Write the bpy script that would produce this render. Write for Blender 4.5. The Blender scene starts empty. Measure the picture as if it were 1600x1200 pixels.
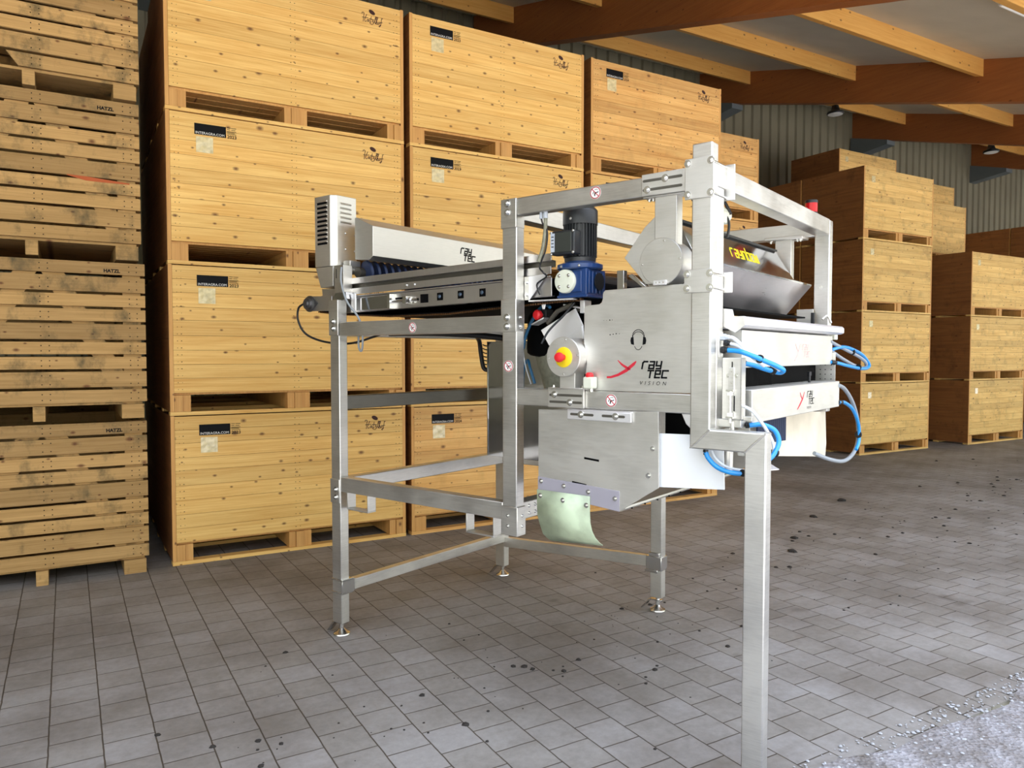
import bpy, bmesh, math, random
from mathutils import Vector, Matrix
random.seed(7)
C = bpy.context.scene.collection
PI = math.pi
H = 1.65

# ------------------------------------------------------------------ materials
def lin(c):
    return tuple(((x / 12.92) if x <= .04045 else ((x + .055) / 1.055) ** 2.4) for x in c)
def hx(s):
    return lin(tuple(int(s[i:i + 2], 16) / 255 for i in (0, 2, 4))) + (1,)
def base_mat(name):
    m = bpy.data.materials.new(name); m.use_nodes = True
    nt = m.node_tree; b = nt.nodes['Principled BSDF']
    return m, nt, b
def L(nt, a, ao, b, bi): nt.links.new(a.outputs[ao], b.inputs[bi])
def nd(nt, t, **k):
    n = nt.nodes.new(t)
    for a, v in k.items():
        if a.startswith('i_'): n.inputs[a[2:].replace('_', ' ')].default_value = v
        else: setattr(n, a, v)
    return n
def plain(name, col, rough=.5, metal=0., coat=0., trans=0., noise=0., nscale=8., emit=None, estr=1., bump=0.):
    m, nt, b = base_mat(name)
    c = hx(col) if isinstance(col, str) else col
    b.inputs['Base Color'].default_value = c
    b.inputs['Roughness'].default_value = rough
    b.inputs['Metallic'].default_value = metal
    b.inputs['Coat Weight'].default_value = coat
    b.inputs['Transmission Weight'].default_value = trans
    if emit:
        b.inputs['Emission Color'].default_value = hx(emit); b.inputs['Emission Strength'].default_value = estr
    tc = nd(nt, 'ShaderNodeTexCoord')
    nz = nd(nt, 'ShaderNodeTexNoise', i_Scale=nscale, i_Detail=4.)
    L(nt, tc, 'Object', nz, 'Vector')
    mx = nd(nt, 'ShaderNodeMix', data_type='RGBA', blend_type='MULTIPLY')
    mx.inputs[0].default_value = max(noise, .05)
    mx.inputs[6].default_value = c
    rp = nd(nt, 'ShaderNodeValToRGB'); rp.color_ramp.elements[0].position = .3; rp.color_ramp.elements[1].position = .65
    rp.color_ramp.elements[0].color = (.35, .33, .3, 1)
    L(nt, nz, 'Fac', rp, 'Fac'); L(nt, rp, 'Color', mx, 7); nt.links.new(mx.outputs[2], b.inputs['Base Color'])
    if bump:
        bp = nd(nt, 'ShaderNodeBump', i_Strength=bump, i_Distance=.002); L(nt, nz, 'Fac', bp, 'Height'); L(nt, bp, 'Normal', b, 'Normal')
    return m
def steel(name, col, r0, r1, stretch=(1, 1, 18), dirt=.25):
    m, nt, b = base_mat(name)
    b.inputs['Metallic'].default_value = 1.
    tc = nd(nt, 'ShaderNodeTexCoord')
    mp = nd(nt, 'ShaderNodeMapping'); mp.inputs['Scale'].default_value = stretch
    L(nt, tc, 'Object', mp, 'Vector')
    n1 = nd(nt, 'ShaderNodeTexNoise', i_Scale=3.2, i_Detail=7., i_Roughness=.6); L(nt, tc, 'Object', n1, 'Vector')
    n2 = nd(nt, 'ShaderNodeTexNoise', i_Scale=14., i_Detail=3.); L(nt, mp, 'Vector', n2, 'Vector')
    mr = nd(nt, 'ShaderNodeMapRange'); mr.inputs['To Min'].default_value = r0; mr.inputs['To Max'].default_value = r1
    mr.inputs['From Min'].default_value = .3; mr.inputs['From Max'].default_value = .7
    ad = nd(nt, 'ShaderNodeMath', operation='MULTIPLY_ADD'); ad.inputs[1].default_value = .35
    L(nt, n2, 'Fac', ad, 0)
    ml = nd(nt, 'ShaderNodeMath', operation='MULTIPLY'); ml.inputs[1].default_value = .65; L(nt, n1, 'Fac', ml, 0)
    L(nt, ml, 0, ad, 2); L(nt, ad, 0, mr, 'Value'); L(nt, mr, 'Result', b, 'Roughness')
    mx = nd(nt, 'ShaderNodeMix', data_type='RGBA'); mx.inputs[6].default_value = tuple(x * (1 - dirt) for x in col[:3]) + (1,); mx.inputs[7].default_value = col
    rp = nd(nt, 'ShaderNodeMapRange'); rp.inputs['From Min'].default_value = .32; rp.inputs['From Max'].default_value = .6
    L(nt, ad, 0, rp, 'Value'); nt.links.new(rp.outputs['Result'], mx.inputs[0]); nt.links.new(mx.outputs[2], b.inputs['Base Color'])
    bp = nd(nt, 'ShaderNodeBump', i_Strength=.06, i_Distance=.002); L(nt, n2, 'Fac', bp, 'Height'); L(nt, bp, 'Normal', b, 'Normal')
    return m
def wood(name, c0, c1, knot=.5, grain_axis='x', stain=0., rough=.6, hue=.5, seam=0., stain_col='2a2418', knotcol='5a2c0c'):
    """sawn boards: the mesh has one island per board; grain runs along grain_axis"""
    m, nt, b = base_mat(name)
    tc = nd(nt, 'ShaderNodeTexCoord'); oi = nd(nt, 'ShaderNodeObjectInfo'); geo = nd(nt, 'ShaderNodeNewGeometry')
    off = nd(nt, 'ShaderNodeCombineXYZ')
    a1 = nd(nt, 'ShaderNodeMath', operation='MULTIPLY'); a1.inputs[1].default_value = 37.; L(nt, oi, 'Random', a1, 0)
    a2 = nd(nt, 'ShaderNodeMath', operation='MULTIPLY'); a2.inputs[1].default_value = 53.; L(nt, geo, 'Random Per Island', a2, 0)
    a3 = nd(nt, 'ShaderNodeMath', operation='ADD'); L(nt, a1, 0, a3, 0); L(nt, a2, 0, a3, 1)
    L(nt, a3, 0, off, 'X'); L(nt, a1, 0, off, 'Y'); L(nt, a2, 0, off, 'Z')
    va = nd(nt, 'ShaderNodeVectorMath', operation='ADD'); L(nt, tc, 'Object', va, 0); L(nt, off, 'Vector', va, 1)
    sc = {'x': (.9, 9, 13), 'y': (9, .9, 13), 'z': (13, 9, .9)}[grain_axis]
    mp = nd(nt, 'ShaderNodeMapping'); mp.inputs['Scale'].default_value = sc; L(nt, va, 'Vector', mp, 'Vector')
    n1 = nd(nt, 'ShaderNodeTexNoise', i_Scale=1.6, i_Detail=5., i_Roughness=.65, i_Distortion=.6); L(nt, mp, 'Vector', n1, 'Vector')
    mp3 = nd(nt, 'ShaderNodeMapping'); mp3.inputs['Scale'].default_value = tuple(x * 5 if x > 1 else x for x in sc); L(nt, va, 'Vector', mp3, 'Vector')
    n3 = nd(nt, 'ShaderNodeTexNoise', i_Scale=1.8, i_Detail=3., i_Roughness=.5, i_Distortion=.3); L(nt, mp3, 'Vector', n3, 'Vector')
    # knots
    ks = {'x': (4.3, 8, 7), 'y': (8, 4.3, 7), 'z': (7, 8, 4.3)}[grain_axis]
    mp2 = nd(nt, 'ShaderNodeMapping'); mp2.inputs['Scale'].default_value = ks; L(nt, va, 'Vector', mp2, 'Vector')
    # flatten voronoi to the face plane by ignoring depth
    sp = nd(nt, 'ShaderNodeSeparateXYZ'); L(nt, mp2, 'Vector', sp, 'Vector')
    cb = nd(nt, 'ShaderNodeCombineXYZ')
    if grain_axis == 'x': L(nt, sp, 'X', cb, 'X'); L(nt, sp, 'Z', cb, 'Y')
    elif grain_axis == 'y': L(nt, sp, 'Y', cb, 'X'); L(nt, sp, 'Z', cb, 'Y')
    else: L(nt, sp, 'Z', cb, 'X'); L(nt, sp, 'X', cb, 'Y')
    vo = nd(nt, 'ShaderNodeTexVoronoi', voronoi_dimensions='2D', i_Scale=1.); L(nt, cb, 'Vector', vo, 'Vector')
    kr = nd(nt, 'ShaderNodeValToRGB'); e = kr.color_ramp.elements
    e[0].position = .035; e[0].color = (1, 1, 1, 1); e[1].position = .13; e[1].color = (0, 0, 0, 1)
    sc2 = nd(nt, 'ShaderNodeSeparateColor'); L(nt, vo, 'Color', sc2, 'Color')
    kd = nd(nt, 'ShaderNodeMapRange'); kd.inputs['To Min'].default_value = 2.6; kd.inputs['To Max'].default_value = .85; L(nt, sc2, 'Green', kd, 'Value')
    kx = nd(nt, 'ShaderNodeMath', operation='MULTIPLY'); L(nt, vo, 'Distance', kx, 0); L(nt, kd, 'Result', kx, 1)
    kn = nd(nt, 'ShaderNodeMath', operation='MULTIPLY_ADD'); kn.inputs[1].default_value = .09; L(nt, n3, 'Fac', kn, 0); L(nt, kx, 0, kn, 2)
    ko = nd(nt, 'ShaderNodeMath', operation='SUBTRACT'); ko.inputs[1].default_value = .045; L(nt, kn, 0, ko, 0)
    L(nt, ko, 0, kr, 'Fac')
    gt = nd(nt, 'ShaderNodeMath', operation='LESS_THAN'); gt.inputs[1].default_value = knot; L(nt, sc2, 'Red', gt, 0)
    km = nd(nt, 'ShaderNodeMath', operation='MULTIPLY'); L(nt, kr, 'Color', km, 0); L(nt, gt, 0, km, 1)
    gr = nd(nt, 'ShaderNodeMapRange'); gr.inputs['From Min'].default_value = .3; gr.inputs['From Max'].default_value = .7
    av = nd(nt, 'ShaderNodeMath', operation='ADD'); h1 = nd(nt, 'ShaderNodeMath', operation='MULTIPLY'); h1.inputs[1].default_value = .55
    h2 = nd(nt, 'ShaderNodeMath', operation='MULTIPLY'); h2.inputs[1].default_value = .45
    L(nt, n1, 'Fac', h1, 0); L(nt, n3, 'Fac', h2, 0); L(nt, h1, 0, av, 0); L(nt, h2, 0, av, 1); L(nt, av, 0, gr, 'Value')
    mx = nd(nt, 'ShaderNodeMix', data_type='RGBA'); mx.inputs[6].default_value = hx(c1); mx.inputs[7].default_value = hx(c0)
    nt.links.new(gr.outputs['Result'], mx.inputs[0])
    # board-to-board tone
    hs = nd(nt, 'ShaderNodeHueSaturation')
    v1 = nd(nt, 'ShaderNodeMapRange'); v1.inputs['To Min'].default_value = 1 - .22 * hue; v1.inputs['To Max'].default_value = 1 + .1 * hue
    L(nt, geo, 'Random Per Island', v1, 'Value')
    v2 = nd(nt, 'ShaderNodeMapRange'); v2.inputs['To Min'].default_value = .94; v2.inputs['To Max'].default_value = 1.05; L(nt, oi, 'Random', v2, 'Value')
    vm = nd(nt, 'ShaderNodeMath', operation='MULTIPLY'); L(nt, v1, 'Result', vm, 0); L(nt, v2, 'Result', vm, 1)
    L(nt, vm, 0, hs, 'Value'); nt.links.new(mx.outputs[2], hs.inputs['Color'])
    k2 = nd(nt, 'ShaderNodeMix', data_type='RGBA'); L(nt, hs, 'Color', k2, 6); k2.inputs[7].default_value = hx(knotcol)
    kk = nd(nt, 'ShaderNodeMath', operation='MULTIPLY'); kk.inputs[1].default_value = .85; L(nt, km, 0, kk, 0); nt.links.new(kk.outputs[0], k2.inputs[0])
    last = k2
    if stain:
        ns = nd(nt, 'ShaderNodeTexNoise', i_Scale=2.6, i_Detail=6., i_Roughness=.7)
        mp5 = nd(nt, 'ShaderNodeMapping'); mp5.inputs['Scale'].default_value = (1.6, 1.6, 1.1); L(nt, va, 'Vector', mp5, 'Vector'); L(nt, mp5, 'Vector', ns, 'Vector')
        sr = nd(nt, 'ShaderNodeMapRange'); sr.inputs['From Min'].default_value = .52; sr.inputs['From Max'].default_value = .75; sr.inputs['To Max'].default_value = stain
        L(nt, ns, 'Fac', sr, 'Value')
        k3 = nd(nt, 'ShaderNodeMix', data_type='RGBA'); nt.links.new(last.outputs[2], k3.inputs[6]); k3.inputs[7].default_value = hx(stain_col); nt.links.new(sr.outputs['Result'], k3.inputs[0])
        last = k3
    nt.links.new(last.outputs[2], b.inputs['Base Color'])
    b.inputs['Roughness'].default_value = rough
    bp = nd(nt, 'ShaderNodeBump', i_Strength=.25, i_Distance=.002); L(nt, n3, 'Fac', bp, 'Height'); L(nt, bp, 'Normal', b, 'Normal')
    return m

M = {}
M['pine'] = wood('pine_new', 'f4cf80', 'd29a48', .8)
M['pine_old'] = wood('pine_weathered', 'c7a066', '9c7842', .7, stain=1., hue=1.4, rough=.75, stain_col='3a3a26')
M['pine_worn'] = wood('pine_worn', 'f2d084', 'c8994c', .8, stain=.5, hue=.7, stain_col='54401c')
M['pine_ruddy'] = wood('pine_ruddy', 'f0c47a', 'c98c42', .85, stain=.25, hue=.9, stain_col='5e4a22')
M['block'] = wood('pallet_block', 'dba863', 'b98442', .3, 'z')
M['ply'] = wood('plywood_and_shaded_pine', '9c6836', '6e4220', .2, 'y', hue=.2, stain=.6, stain_col='4a2a12')  # brown of plywood sides; on pallet bins it carries the shade of pine
M['glulam'] = wood('glulam_brown', 'a3632f', '854a20', .2, 'y', hue=.2, rough=.55)
M['purlin'] = wood('purlin_spruce', 'f2c06a', 'dc9c48', .45, 'x', hue=.3, rough=.5)
M['steel'] = steel('stainless_steel', (.76, .75, .715, 1), .32, .52)
M['steel_x'] = steel('stainless_rail', (.76, .74, .74, 1), .26, .4, (18, 1, 1), .1)
M['steel_panel'] = steel('stainless_panel', (.74, .73, .69, 1), .38, .58, (1.2, 1, 10), .14)
M['mirror'] = steel('polished_stainless', (.6, .6, .6, 1), .07, .16, (1, 1, 1), .1)
M['dark_steel'] = steel('dull_dark_steel', (.26, .25, .22, 1), .4, .6)
M['chrome'] = plain('bolt_steel', (.75, .75, .73, 1), .22, 1.)
M['alu'] = plain('bright_aluminium', (.93, .93, .95, 1), .4, .8)
M['black'] = plain('black_plastic', '15171a', .45)
M['void'] = plain('black_rubber_and_shade', '060607', .8); M['void'].node_tree.nodes['Principled BSDF'].inputs['Specular IOR Level'].default_value = .1  # rubber black, also painted as the shade inside slots and openings
M['cast'] = plain('motor_black_paint', '26292c', .38, noise=.2)
M['blue'] = plain('gearbox_blue_paint', '17396e', .3, coat=.4, noise=.15)
M['cream'] = plain('cover_cream', 'd6dac8', .45)
M['grey'] = plain('light_grey_plastic', 'b9c2cc', .4)
M['red'] = plain('red_plastic', 'd8232b', .4)
M['yellow'] = plain('yellow_plastic', 'f0d21a', .45)
M['white'] = plain('white_plastic_sheet', 'eef2f4', .45)
M['flap'] = plain('yellowed_flap', 'cbdcbc', .4, noise=.6, nscale=9)
M['hose_b'] = plain('blue_hose', '1b8fdc', .3, coat=.3)
M['hose_d'] = plain('dark_blue_hose', '2a6c98', .35)
M['hose_g'] = plain('grey_cable', '8f969c', .4)
M['hose_w'] = plain('pale_cable', 'd8dee2', .4)
M['navy'] = plain('navy_bristle', '16274a', .6)
M['ink'] = plain('black_print', '0c0d10', .6)
M['ink'].node_tree.nodes['Principled BSDF'].inputs['Specular IOR Level'].default_value = .15
M['paper'] = plain('white_print', 'e9e9e6', .6)
M['ink_red'] = plain('crimson_print', 'c21f33', .5)
M['ink_yel'] = plain('yellow_print', 'f2e21c', .5)
M['ink_faint'] = plain('worn_print', 'c9a9a8', .5)
M['tank'] = plain('dusty_grey_casing', '8b8b78', .6, noise=.5, nscale=40)
M['foil'] = plain('clear_pouch', 'e8d9a8', .16, coat=.6, noise=.5, nscale=26, bump=1.)
M['tie'] = plain('black_cable_tie', '101010', .5)
M['wire'] = plain('belt_wire', '6b4a2c', .4, .6)
M['lamp_w'] = plain('lamp_lens', 'e9e9e2', .4)
M['bracket'] = plain('grey_bracket_steel', '6a7274', .5, .3)
M['dirt'] = plain('dark_soil', '2a2622', .9)
M['stone'] = plain('pale_stone', 'aeb0b4', .85, noise=.4, nscale=60)
M['green'] = plain('green_wire', '1e9a5a', .4)
M['beacon'] = plain('beacon_red', 'd8141e', .2, trans=.3)

# pavers
def paver():
    m, nt, b = base_mat('concrete_pavers')
    tc = nd(nt, 'ShaderNodeTexCoord')
    sp = nd(nt, 'ShaderNodeSeparateXYZ'); L(nt, tc, 'Object', sp, 'Vector')
    nw = nd(nt, 'ShaderNodeTexNoise', i_Scale=9., i_Detail=2.); L(nt, tc, 'Object', nw, 'Vector')
    cb = nd(nt, 'ShaderNodeCombineXYZ')
    def sh(out, c):
        a = nd(nt, 'ShaderNodeMath', operation='ADD'); a.inputs[1].default_value = c; L(nt, sp, out, a, 0)
        w = nd(nt, 'ShaderNodeMath', operation='MULTIPLY_ADD'); w.inputs[1].default_value = .006; L(nt, nw, 'Fac', w, 0); L(nt, a, 0, w, 2); return w
    x = sh('Y', -.083 + 20); y = sh('X', -.103 + 20)
    L(nt, x, 0, cb, 'X'); L(nt, y, 0, cb, 'Y')
    br = nd(nt, 'ShaderNodeTexBrick', offset=.5, offset_frequency=2)
    br.inputs['Scale'].default_value = 1.; br.inputs['Brick Width'].default_value = .2; br.inputs['Row Height'].default_value = .2
    br.inputs['Mortar Size'].default_value = .0035; br.inputs['Mortar Smooth'].default_value = .3
    br.inputs['Color1'].default_value = hx('8a8680'); br.inputs['Color2'].default_value = hx('95928f'); br.inputs['Mortar'].default_value = hx('4a4238')
    L(nt, cb, 'Vector', br, 'Vector')
    n1 = nd(nt, 'ShaderNodeTexNoise', i_Scale=1.1, i_Detail=8., i_Roughness=.62); L(nt, tc, 'Object', n1, 'Vector')
    n2 = nd(nt, 'ShaderNodeTexNoise', i_Scale=26., i_Detail=6., i_Roughness=.7); L(nt, tc, 'Object', n2, 'Vector')
    r1 = nd(nt, 'ShaderNodeValToRGB'); r1.color_ramp.elements[0].position = .36; r1.color_ramp.elements[0].color = hx('8d7d66'); r1.color_ramp.elements[1].position = .6; r1.color_ramp.elements[1].color = (1, 1, 1, 1)
    L(nt, n1, 'Fac', r1, 'Fac')
    m1 = nd(nt, 'ShaderNodeMix', data_type='RGBA', blend_type='MULTIPLY'); m1.inputs[0].default_value = .5; L(nt, br, 'Color', m1, 6); L(nt, r1, 'Color', m1, 7)
    r2 = nd(nt, 'ShaderNodeValToRGB'); r2.color_ramp.elements[0].position = .3; r2.color_ramp.elements[0].color = (.66, .65, .63, 1); r2.color_ramp.elements[1].position = .62
    L(nt, n2, 'Fac', r2, 'Fac')
    m2 = nd(nt, 'ShaderNodeMix', data_type='RGBA', blend_type='MULTIPLY'); m2.inputs[0].default_value = .55; nt.links.new(m1.outputs[2], m2.inputs[6]); L(nt, r2, 'Color', m2, 7)
    # long drag streaks and dark oil blotches
    mp = nd(nt, 'ShaderNodeMapping'); mp.inputs['Rotation'].default_value = (0, 0, .35); mp.inputs['Scale'].default_value = (1.2, 9, 1); L(nt, tc, 'Object', mp, 'Vector')
    n4 = nd(nt, 'ShaderNodeTexNoise', i_Scale=1.3, i_Detail=6., i_Roughness=.6); L(nt, mp, 'Vector', n4, 'Vector')
    r4 = nd(nt, 'ShaderNodeMapRange'); r4.inputs['From Min'].default_value = .56; r4.inputs['From Max'].default_value = .72; r4.inputs['To Max'].default_value = .25; L(nt, n4, 'Fac', r4, 'Value')
    m3 = nd(nt, 'ShaderNodeMix', data_type='RGBA'); nt.links.new(m2.outputs[2], m3.inputs[6]); m3.inputs[7].default_value = hx('5e5345'); nt.links.new(r4.outputs['Result'], m3.inputs[0])
    n5 = nd(nt, 'ShaderNodeTexNoise', i_Scale=2.3, i_Detail=3.); L(nt, tc, 'Object', n5, 'Vector')
    r5 = nd(nt, 'ShaderNodeMapRange'); r5.inputs['From Min'].default_value = .67; r5.inputs['From Max'].default_value = .78; r5.inputs['To Max'].default_value = .6; L(nt, n5, 'Fac', r5, 'Value')
    m4 = nd(nt, 'ShaderNodeMix', data_type='RGBA'); nt.links.new(m3.outputs[2], m4.inputs[6]); m4.inputs[7].default_value = hx('3f352b'); nt.links.new(r5.outputs['Result'], m4.inputs[0])
    nt.links.new(m4.outputs[2], b.inputs['Base Color'])
    b.inputs['Roughness'].default_value = .72
    bp = nd(nt, 'ShaderNodeBump', i_Strength=.6, i_Distance=.004, invert=True); L(nt, br, 'Fac', bp, 'Height')
    bp2 = nd(nt, 'ShaderNodeBump', i_Strength=.2, i_Distance=.003); L(nt, n2, 'Fac', bp2, 'Height'); L(nt, bp, 'Normal', bp2, 'Normal'); L(nt, bp2, 'Normal', b, 'Normal')
    return m
def gravel():
    m, nt, b = base_mat('gravel_ground')
    tc = nd(nt, 'ShaderNodeTexCoord')
    v = nd(nt, 'ShaderNodeTexVoronoi', i_Scale=55.); L(nt, tc, 'Object', v, 'Vector')
    n = nd(nt, 'ShaderNodeTexNoise', i_Scale=5., i_Detail=8., i_Roughness=.7); L(nt, tc, 'Object', n, 'Vector')
    r = nd(nt, 'ShaderNodeValToRGB'); r.color_ramp.elements[0].color = hx('6b645d'); r.color_ramp.elements[1].color = hx('9a989b'); r.color_ramp.elements[0].position = .35; r.color_ramp.elements[1].position = .6; L(nt, n, 'Fac', r, 'Fac')
    s = nd(nt, 'ShaderNodeSeparateColor'); L(nt, v, 'Color', s, 'Color')
    mr = nd(nt, 'ShaderNodeMapRange'); mr.inputs['To Min'].default_value = .75; mr.inputs['To Max'].default_value = 1.15; L(nt, s, 'Red', mr, 'Value')
    mm = nd(nt, 'ShaderNodeMix', data_type='RGBA', blend_type='MULTIPLY'); mm.inputs[0].default_value = .7; L(nt, r, 'Color', mm, 6); nt.links.new(mr.outputs['Result'], mm.inputs[7])
    nt.links.new(mm.outputs[2], b.inputs['Base Color']); b.inputs['Roughness'].default_value = .9
    bp = nd(nt, 'ShaderNodeBump', i_Strength=.8, i_Distance=.012); L(nt, v, 'Distance', bp, 'Height')
    bp2 = nd(nt, 'ShaderNodeBump', i_Strength=.8, i_Distance=.03); L(nt, n, 'Fac', bp2, 'Height'); L(nt, bp, 'Normal', bp2, 'Normal'); L(nt, bp2, 'Normal', b, 'Normal')
    return m
M['paver'] = paver(); M['gravel'] = gravel()
M['roofpanel'] = plain('roof_panel_grey', 'c8c4b2', .6, noise=.15, nscale=2)
M['cladding'] = plain('olive_grey_cladding', '807b64', .6, noise=.2, nscale=1.5)

# ------------------------------------------------------------------ mesh builder
class MB:
    def __init__(s): s.v = []; s.f = []; s.m = []; s.mi = 0
    def add(s, vs, fs):
        o = len(s.v); s.v += [tuple(p) for p in vs]
        for f in fs: s.f.append(tuple(i + o for i in f)); s.m.append(s.mi)
    def box(s, x0, x1, y0, y1, z0, z1):
        s.add([(x0, y0, z0), (x1, y0, z0), (x1, y1, z0), (x0, y1, z0), (x0, y0, z1), (x1, y0, z1), (x1, y1, z1), (x0, y1, z1)],
              [(0, 3, 2, 1), (4, 5, 6, 7), (0, 1, 5, 4), (1, 2, 6, 5), (2, 3, 7, 6), (3, 0, 4, 7)]); return s
    def hexa(s, p): s.add(p, [(0, 3, 2, 1), (4, 5, 6, 7), (0, 1, 5, 4), (1, 2, 6, 5), (2, 3, 7, 6), (3, 0, 4, 7)]); return s
    def prism(s, poly, ax, a0, a1):
        def P(p, a): return {'y': (p[0], a, p[1]), 'x': (a, p[0], p[1]), 'z': (p[0], p[1], a)}[ax]
        n = len(poly); s.add([P(p, a0) for p in poly] + [P(p, a1) for p in poly],
            [tuple(range(n)), tuple(range(2 * n - 1, n - 1, -1))] + [(i, (i + 1) % n, n + (i + 1) % n, n + i) for i in range(n)]); return s
    def cyl(s, p0, p1, r, r2=None, n=24, caps=True):
        r2 = r if r2 is None else r2
        p0 = Vector(p0); p1 = Vector(p1); d = (p1 - p0).normalized()
        a = d.orthogonal().normalized(); b = d.cross(a)
        vs = []
        for p, q in ((p0, r), (p1, r2)):
            for i in range(n):
                t = 2 * PI * i / n; vs.append(p + (a * math.cos(t) + b * math.sin(t)) * q)
        fs = [(i, (i + 1) % n, n + (i + 1) % n, n + i) for i in range(n)]
        if caps: fs += [tuple(range(n - 1, -1, -1)), tuple(range(n, 2 * n))]
        s.add(vs, fs); return s
    def lathe(s, p0, ax, prof, n=32):
        """prof: list of (distance along ax, radius)"""
        p0 = Vector(p0); d = Vector(ax).normalized(); a = d.orthogonal().normalized(); b = d.cross(a)
        vs = []
        for h, r in prof:
            for i in range(n):
                t = 2 * PI * i / n; vs.append(p0 + d * h + (a * math.cos(t) + b * math.sin(t)) * r)
        k = len(prof)
        fs = [(j * n + i, j * n + (i + 1) % n, (j + 1) * n + (i + 1) % n, (j + 1) * n + i) for j in range(k - 1) for i in range(n)]
        fs += [tuple(range(n - 1, -1, -1)), tuple(range((k - 1) * n, k * n))]
        s.add(vs, fs); return s
    def tube(s, pts, r, n=10, sub=6):
        P = [Vector(p) for p in pts]; Q = []
        if sub > 1 and len(P) > 2:
            for i in range(len(P) - 1):
                a = P[max(i - 1, 0)]; b = P[i]; c = P[i + 1]; d = P[min(i + 2, len(P) - 1)]
                for k in range(sub):
                    t = k / sub
                    Q.append(.5 * ((2 * b) + (c - a) * t + (2 * a - 5 * b + 4 * c - d) * t * t + (3 * b - a - 3 * c + d) * t ** 3))
            Q.append(P[-1])
        else: Q = P
        vs = []; prev = None
        for i, q in enumerate(Q):
            t = (Q[min(i + 1, len(Q) - 1)] - Q[max(i - 1, 0)]).normalized()
            a = t.orthogonal().normalized() if prev is None else (prev - t * prev.dot(t)).normalized()
            prev = a; b = t.cross(a)
            for k in range(n):
                w = 2 * PI * k / n; vs.append(q + (a * math.cos(w) + b * math.sin(w)) * r)
        m = len(Q)
        fs = [(j * n + i, j * n + (i + 1) % n, (j + 1) * n + (i + 1) % n, (j + 1) * n + i) for j in range(m - 1) for i in range(n)]
        fs += [tuple(range(n - 1, -1, -1)), tuple(range((m - 1) * n, m * n))]
        s.add(vs, fs); return s
    def ribbon(s, path, t, ax, a0, a1, closed=False):
        n = len(path); out = []
        for i in range(n):
            p = Vector(path[i]); a = Vector(path[i - 1] if (i or closed) else path[i]); b = Vector(path[(i + 1) % n] if (i < n - 1 or closed) else path[i])
            d = (b - a).normalized(); out.append(p + Vector((-d.y, d.x)) * t)
        rng = range(n if closed else n - 1)
        for i in rng:
            j = (i + 1) % n
            s.prism([tuple(path[i]), tuple(path[j]), tuple(out[j]), tuple(out[i])], ax, a0, a1)
        return s
    def obj(s, name, mats, parent=None, bevel=0., smooth=True, label=None, seg=2):
        me = bpy.data.meshes.new(name)
        me.from_pydata(s.v, [], s.f)
        if not isinstance(mats, (list, tuple)): mats = [mats]
        for m in mats: me.materials.append(m)
        for p, i in zip(me.polygons, s.m): p.material_index = min(i, len(mats) - 1)
        bm = bmesh.new(); bm.from_mesh(me); bmesh.ops.recalc_face_normals(bm, faces=bm.faces); bm.to_mesh(me); bm.free()
        if smooth:
            for p in me.polygons: p.use_smooth = True
            me.set_sharp_from_angle(angle=math.radians(35))
        o = bpy.data.objects.new(name, me); C.objects.link(o)
        if parent is not None: o.parent = parent
        if bevel:
            b = o.modifiers.new('Bevel', 'BEVEL'); b.width = bevel; b.segments = seg; b.limit_method = 'ANGLE'; b.angle_limit = math.radians(40); b.harden_normals = False
        if label: o['label'] = label
        return o
def thing(name, label, cat, loc=(0, 0, 0), rz=0., group=None):
    o = bpy.data.objects.new(name, None); C.objects.link(o); o.location = loc; o.rotation_euler = (0, 0, rz)
    o.empty_display_size = .2
    o['label'] = label; o['category'] = cat
    if group: o['group'] = group
    return o
def tag(o, label=None, cat=None, group=None, kind=None):
    if label: o['label'] = label
    if cat: o['category'] = cat
    if group: o['group'] = group
    if kind: o['kind'] = kind
    return o
def part(name, mb, mat, parent, bevel=0., label=None, **k): return mb.obj(name, mat, parent, bevel, label=label, **k)
def link_copy(o, parent, loc=None, rot=None):
    c = o.copy(); C.objects.link(c); c.parent = parent
    if loc is not None: c.location = loc
    if rot is not None: c.rotation_euler = rot
    return c
def children(o): return [c for c in bpy.data.objects if c.parent == o]

# flat strokes on a plane: maps (a,b) of the drawing to 3D
def plane_y(y0, t=.0012): return lambda a, b, k: (a, y0 - t * k, b)          # faces -y, a to +x
def plane_x(x0, t=.0012): return lambda a, b, k: (x0 + t * k, a, b)          # faces +x, a to +y
def strip(mb, pts, widths, pl):
    n = len(pts); Lf = []; Rt = []
    for i in range(n):
        a = Vector(pts[max(i - 1, 0)]); b = Vector(pts[min(i + 1, n - 1)]); d = (b - a)
        d = d.normalized() if d.length > 1e-9 else Vector((1, 0)); nn = Vector((-d.y, d.x)); w = widths[i] if isinstance(widths, (list, tuple)) else widths
        p = Vector(pts[i]); Lf.append(p + nn * w / 2); Rt.append(p - nn * w / 2)
    vs = [pl(p.x, p.y, 1) for p in Lf] + [pl(p.x, p.y, 1) for p in Rt] + [pl(p.x, p.y, 0) for p in Lf] + [pl(p.x, p.y, 0) for p in Rt]
    fs = []
    for i in range(n - 1):
        fs += [(i, i + 1, n + i + 1, n + i), (i, i + 1, 2 * n + i + 1, 2 * n + i), (n + i, n + i + 1, 3 * n + i + 1, 3 * n + i)]
    mb.add(vs, fs)
def segs(mb, pts, w, pl):
    for a, b in zip(pts[:-1], pts[1:]):
        a = Vector(a); b = Vector(b); d = (b - a).normalized() * w / 2
        strip(mb, [a - d, b + d], w, pl)
def poly(mb, pts, pl):
    n = len(pts); mb.add([pl(a, b, 1) for a, b in pts] + [pl(a, b, 0) for a, b in pts], [tuple(range(n))] + [(i, (i + 1) % n, n + (i + 1) % n, n + i) for i in range(n)])
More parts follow.
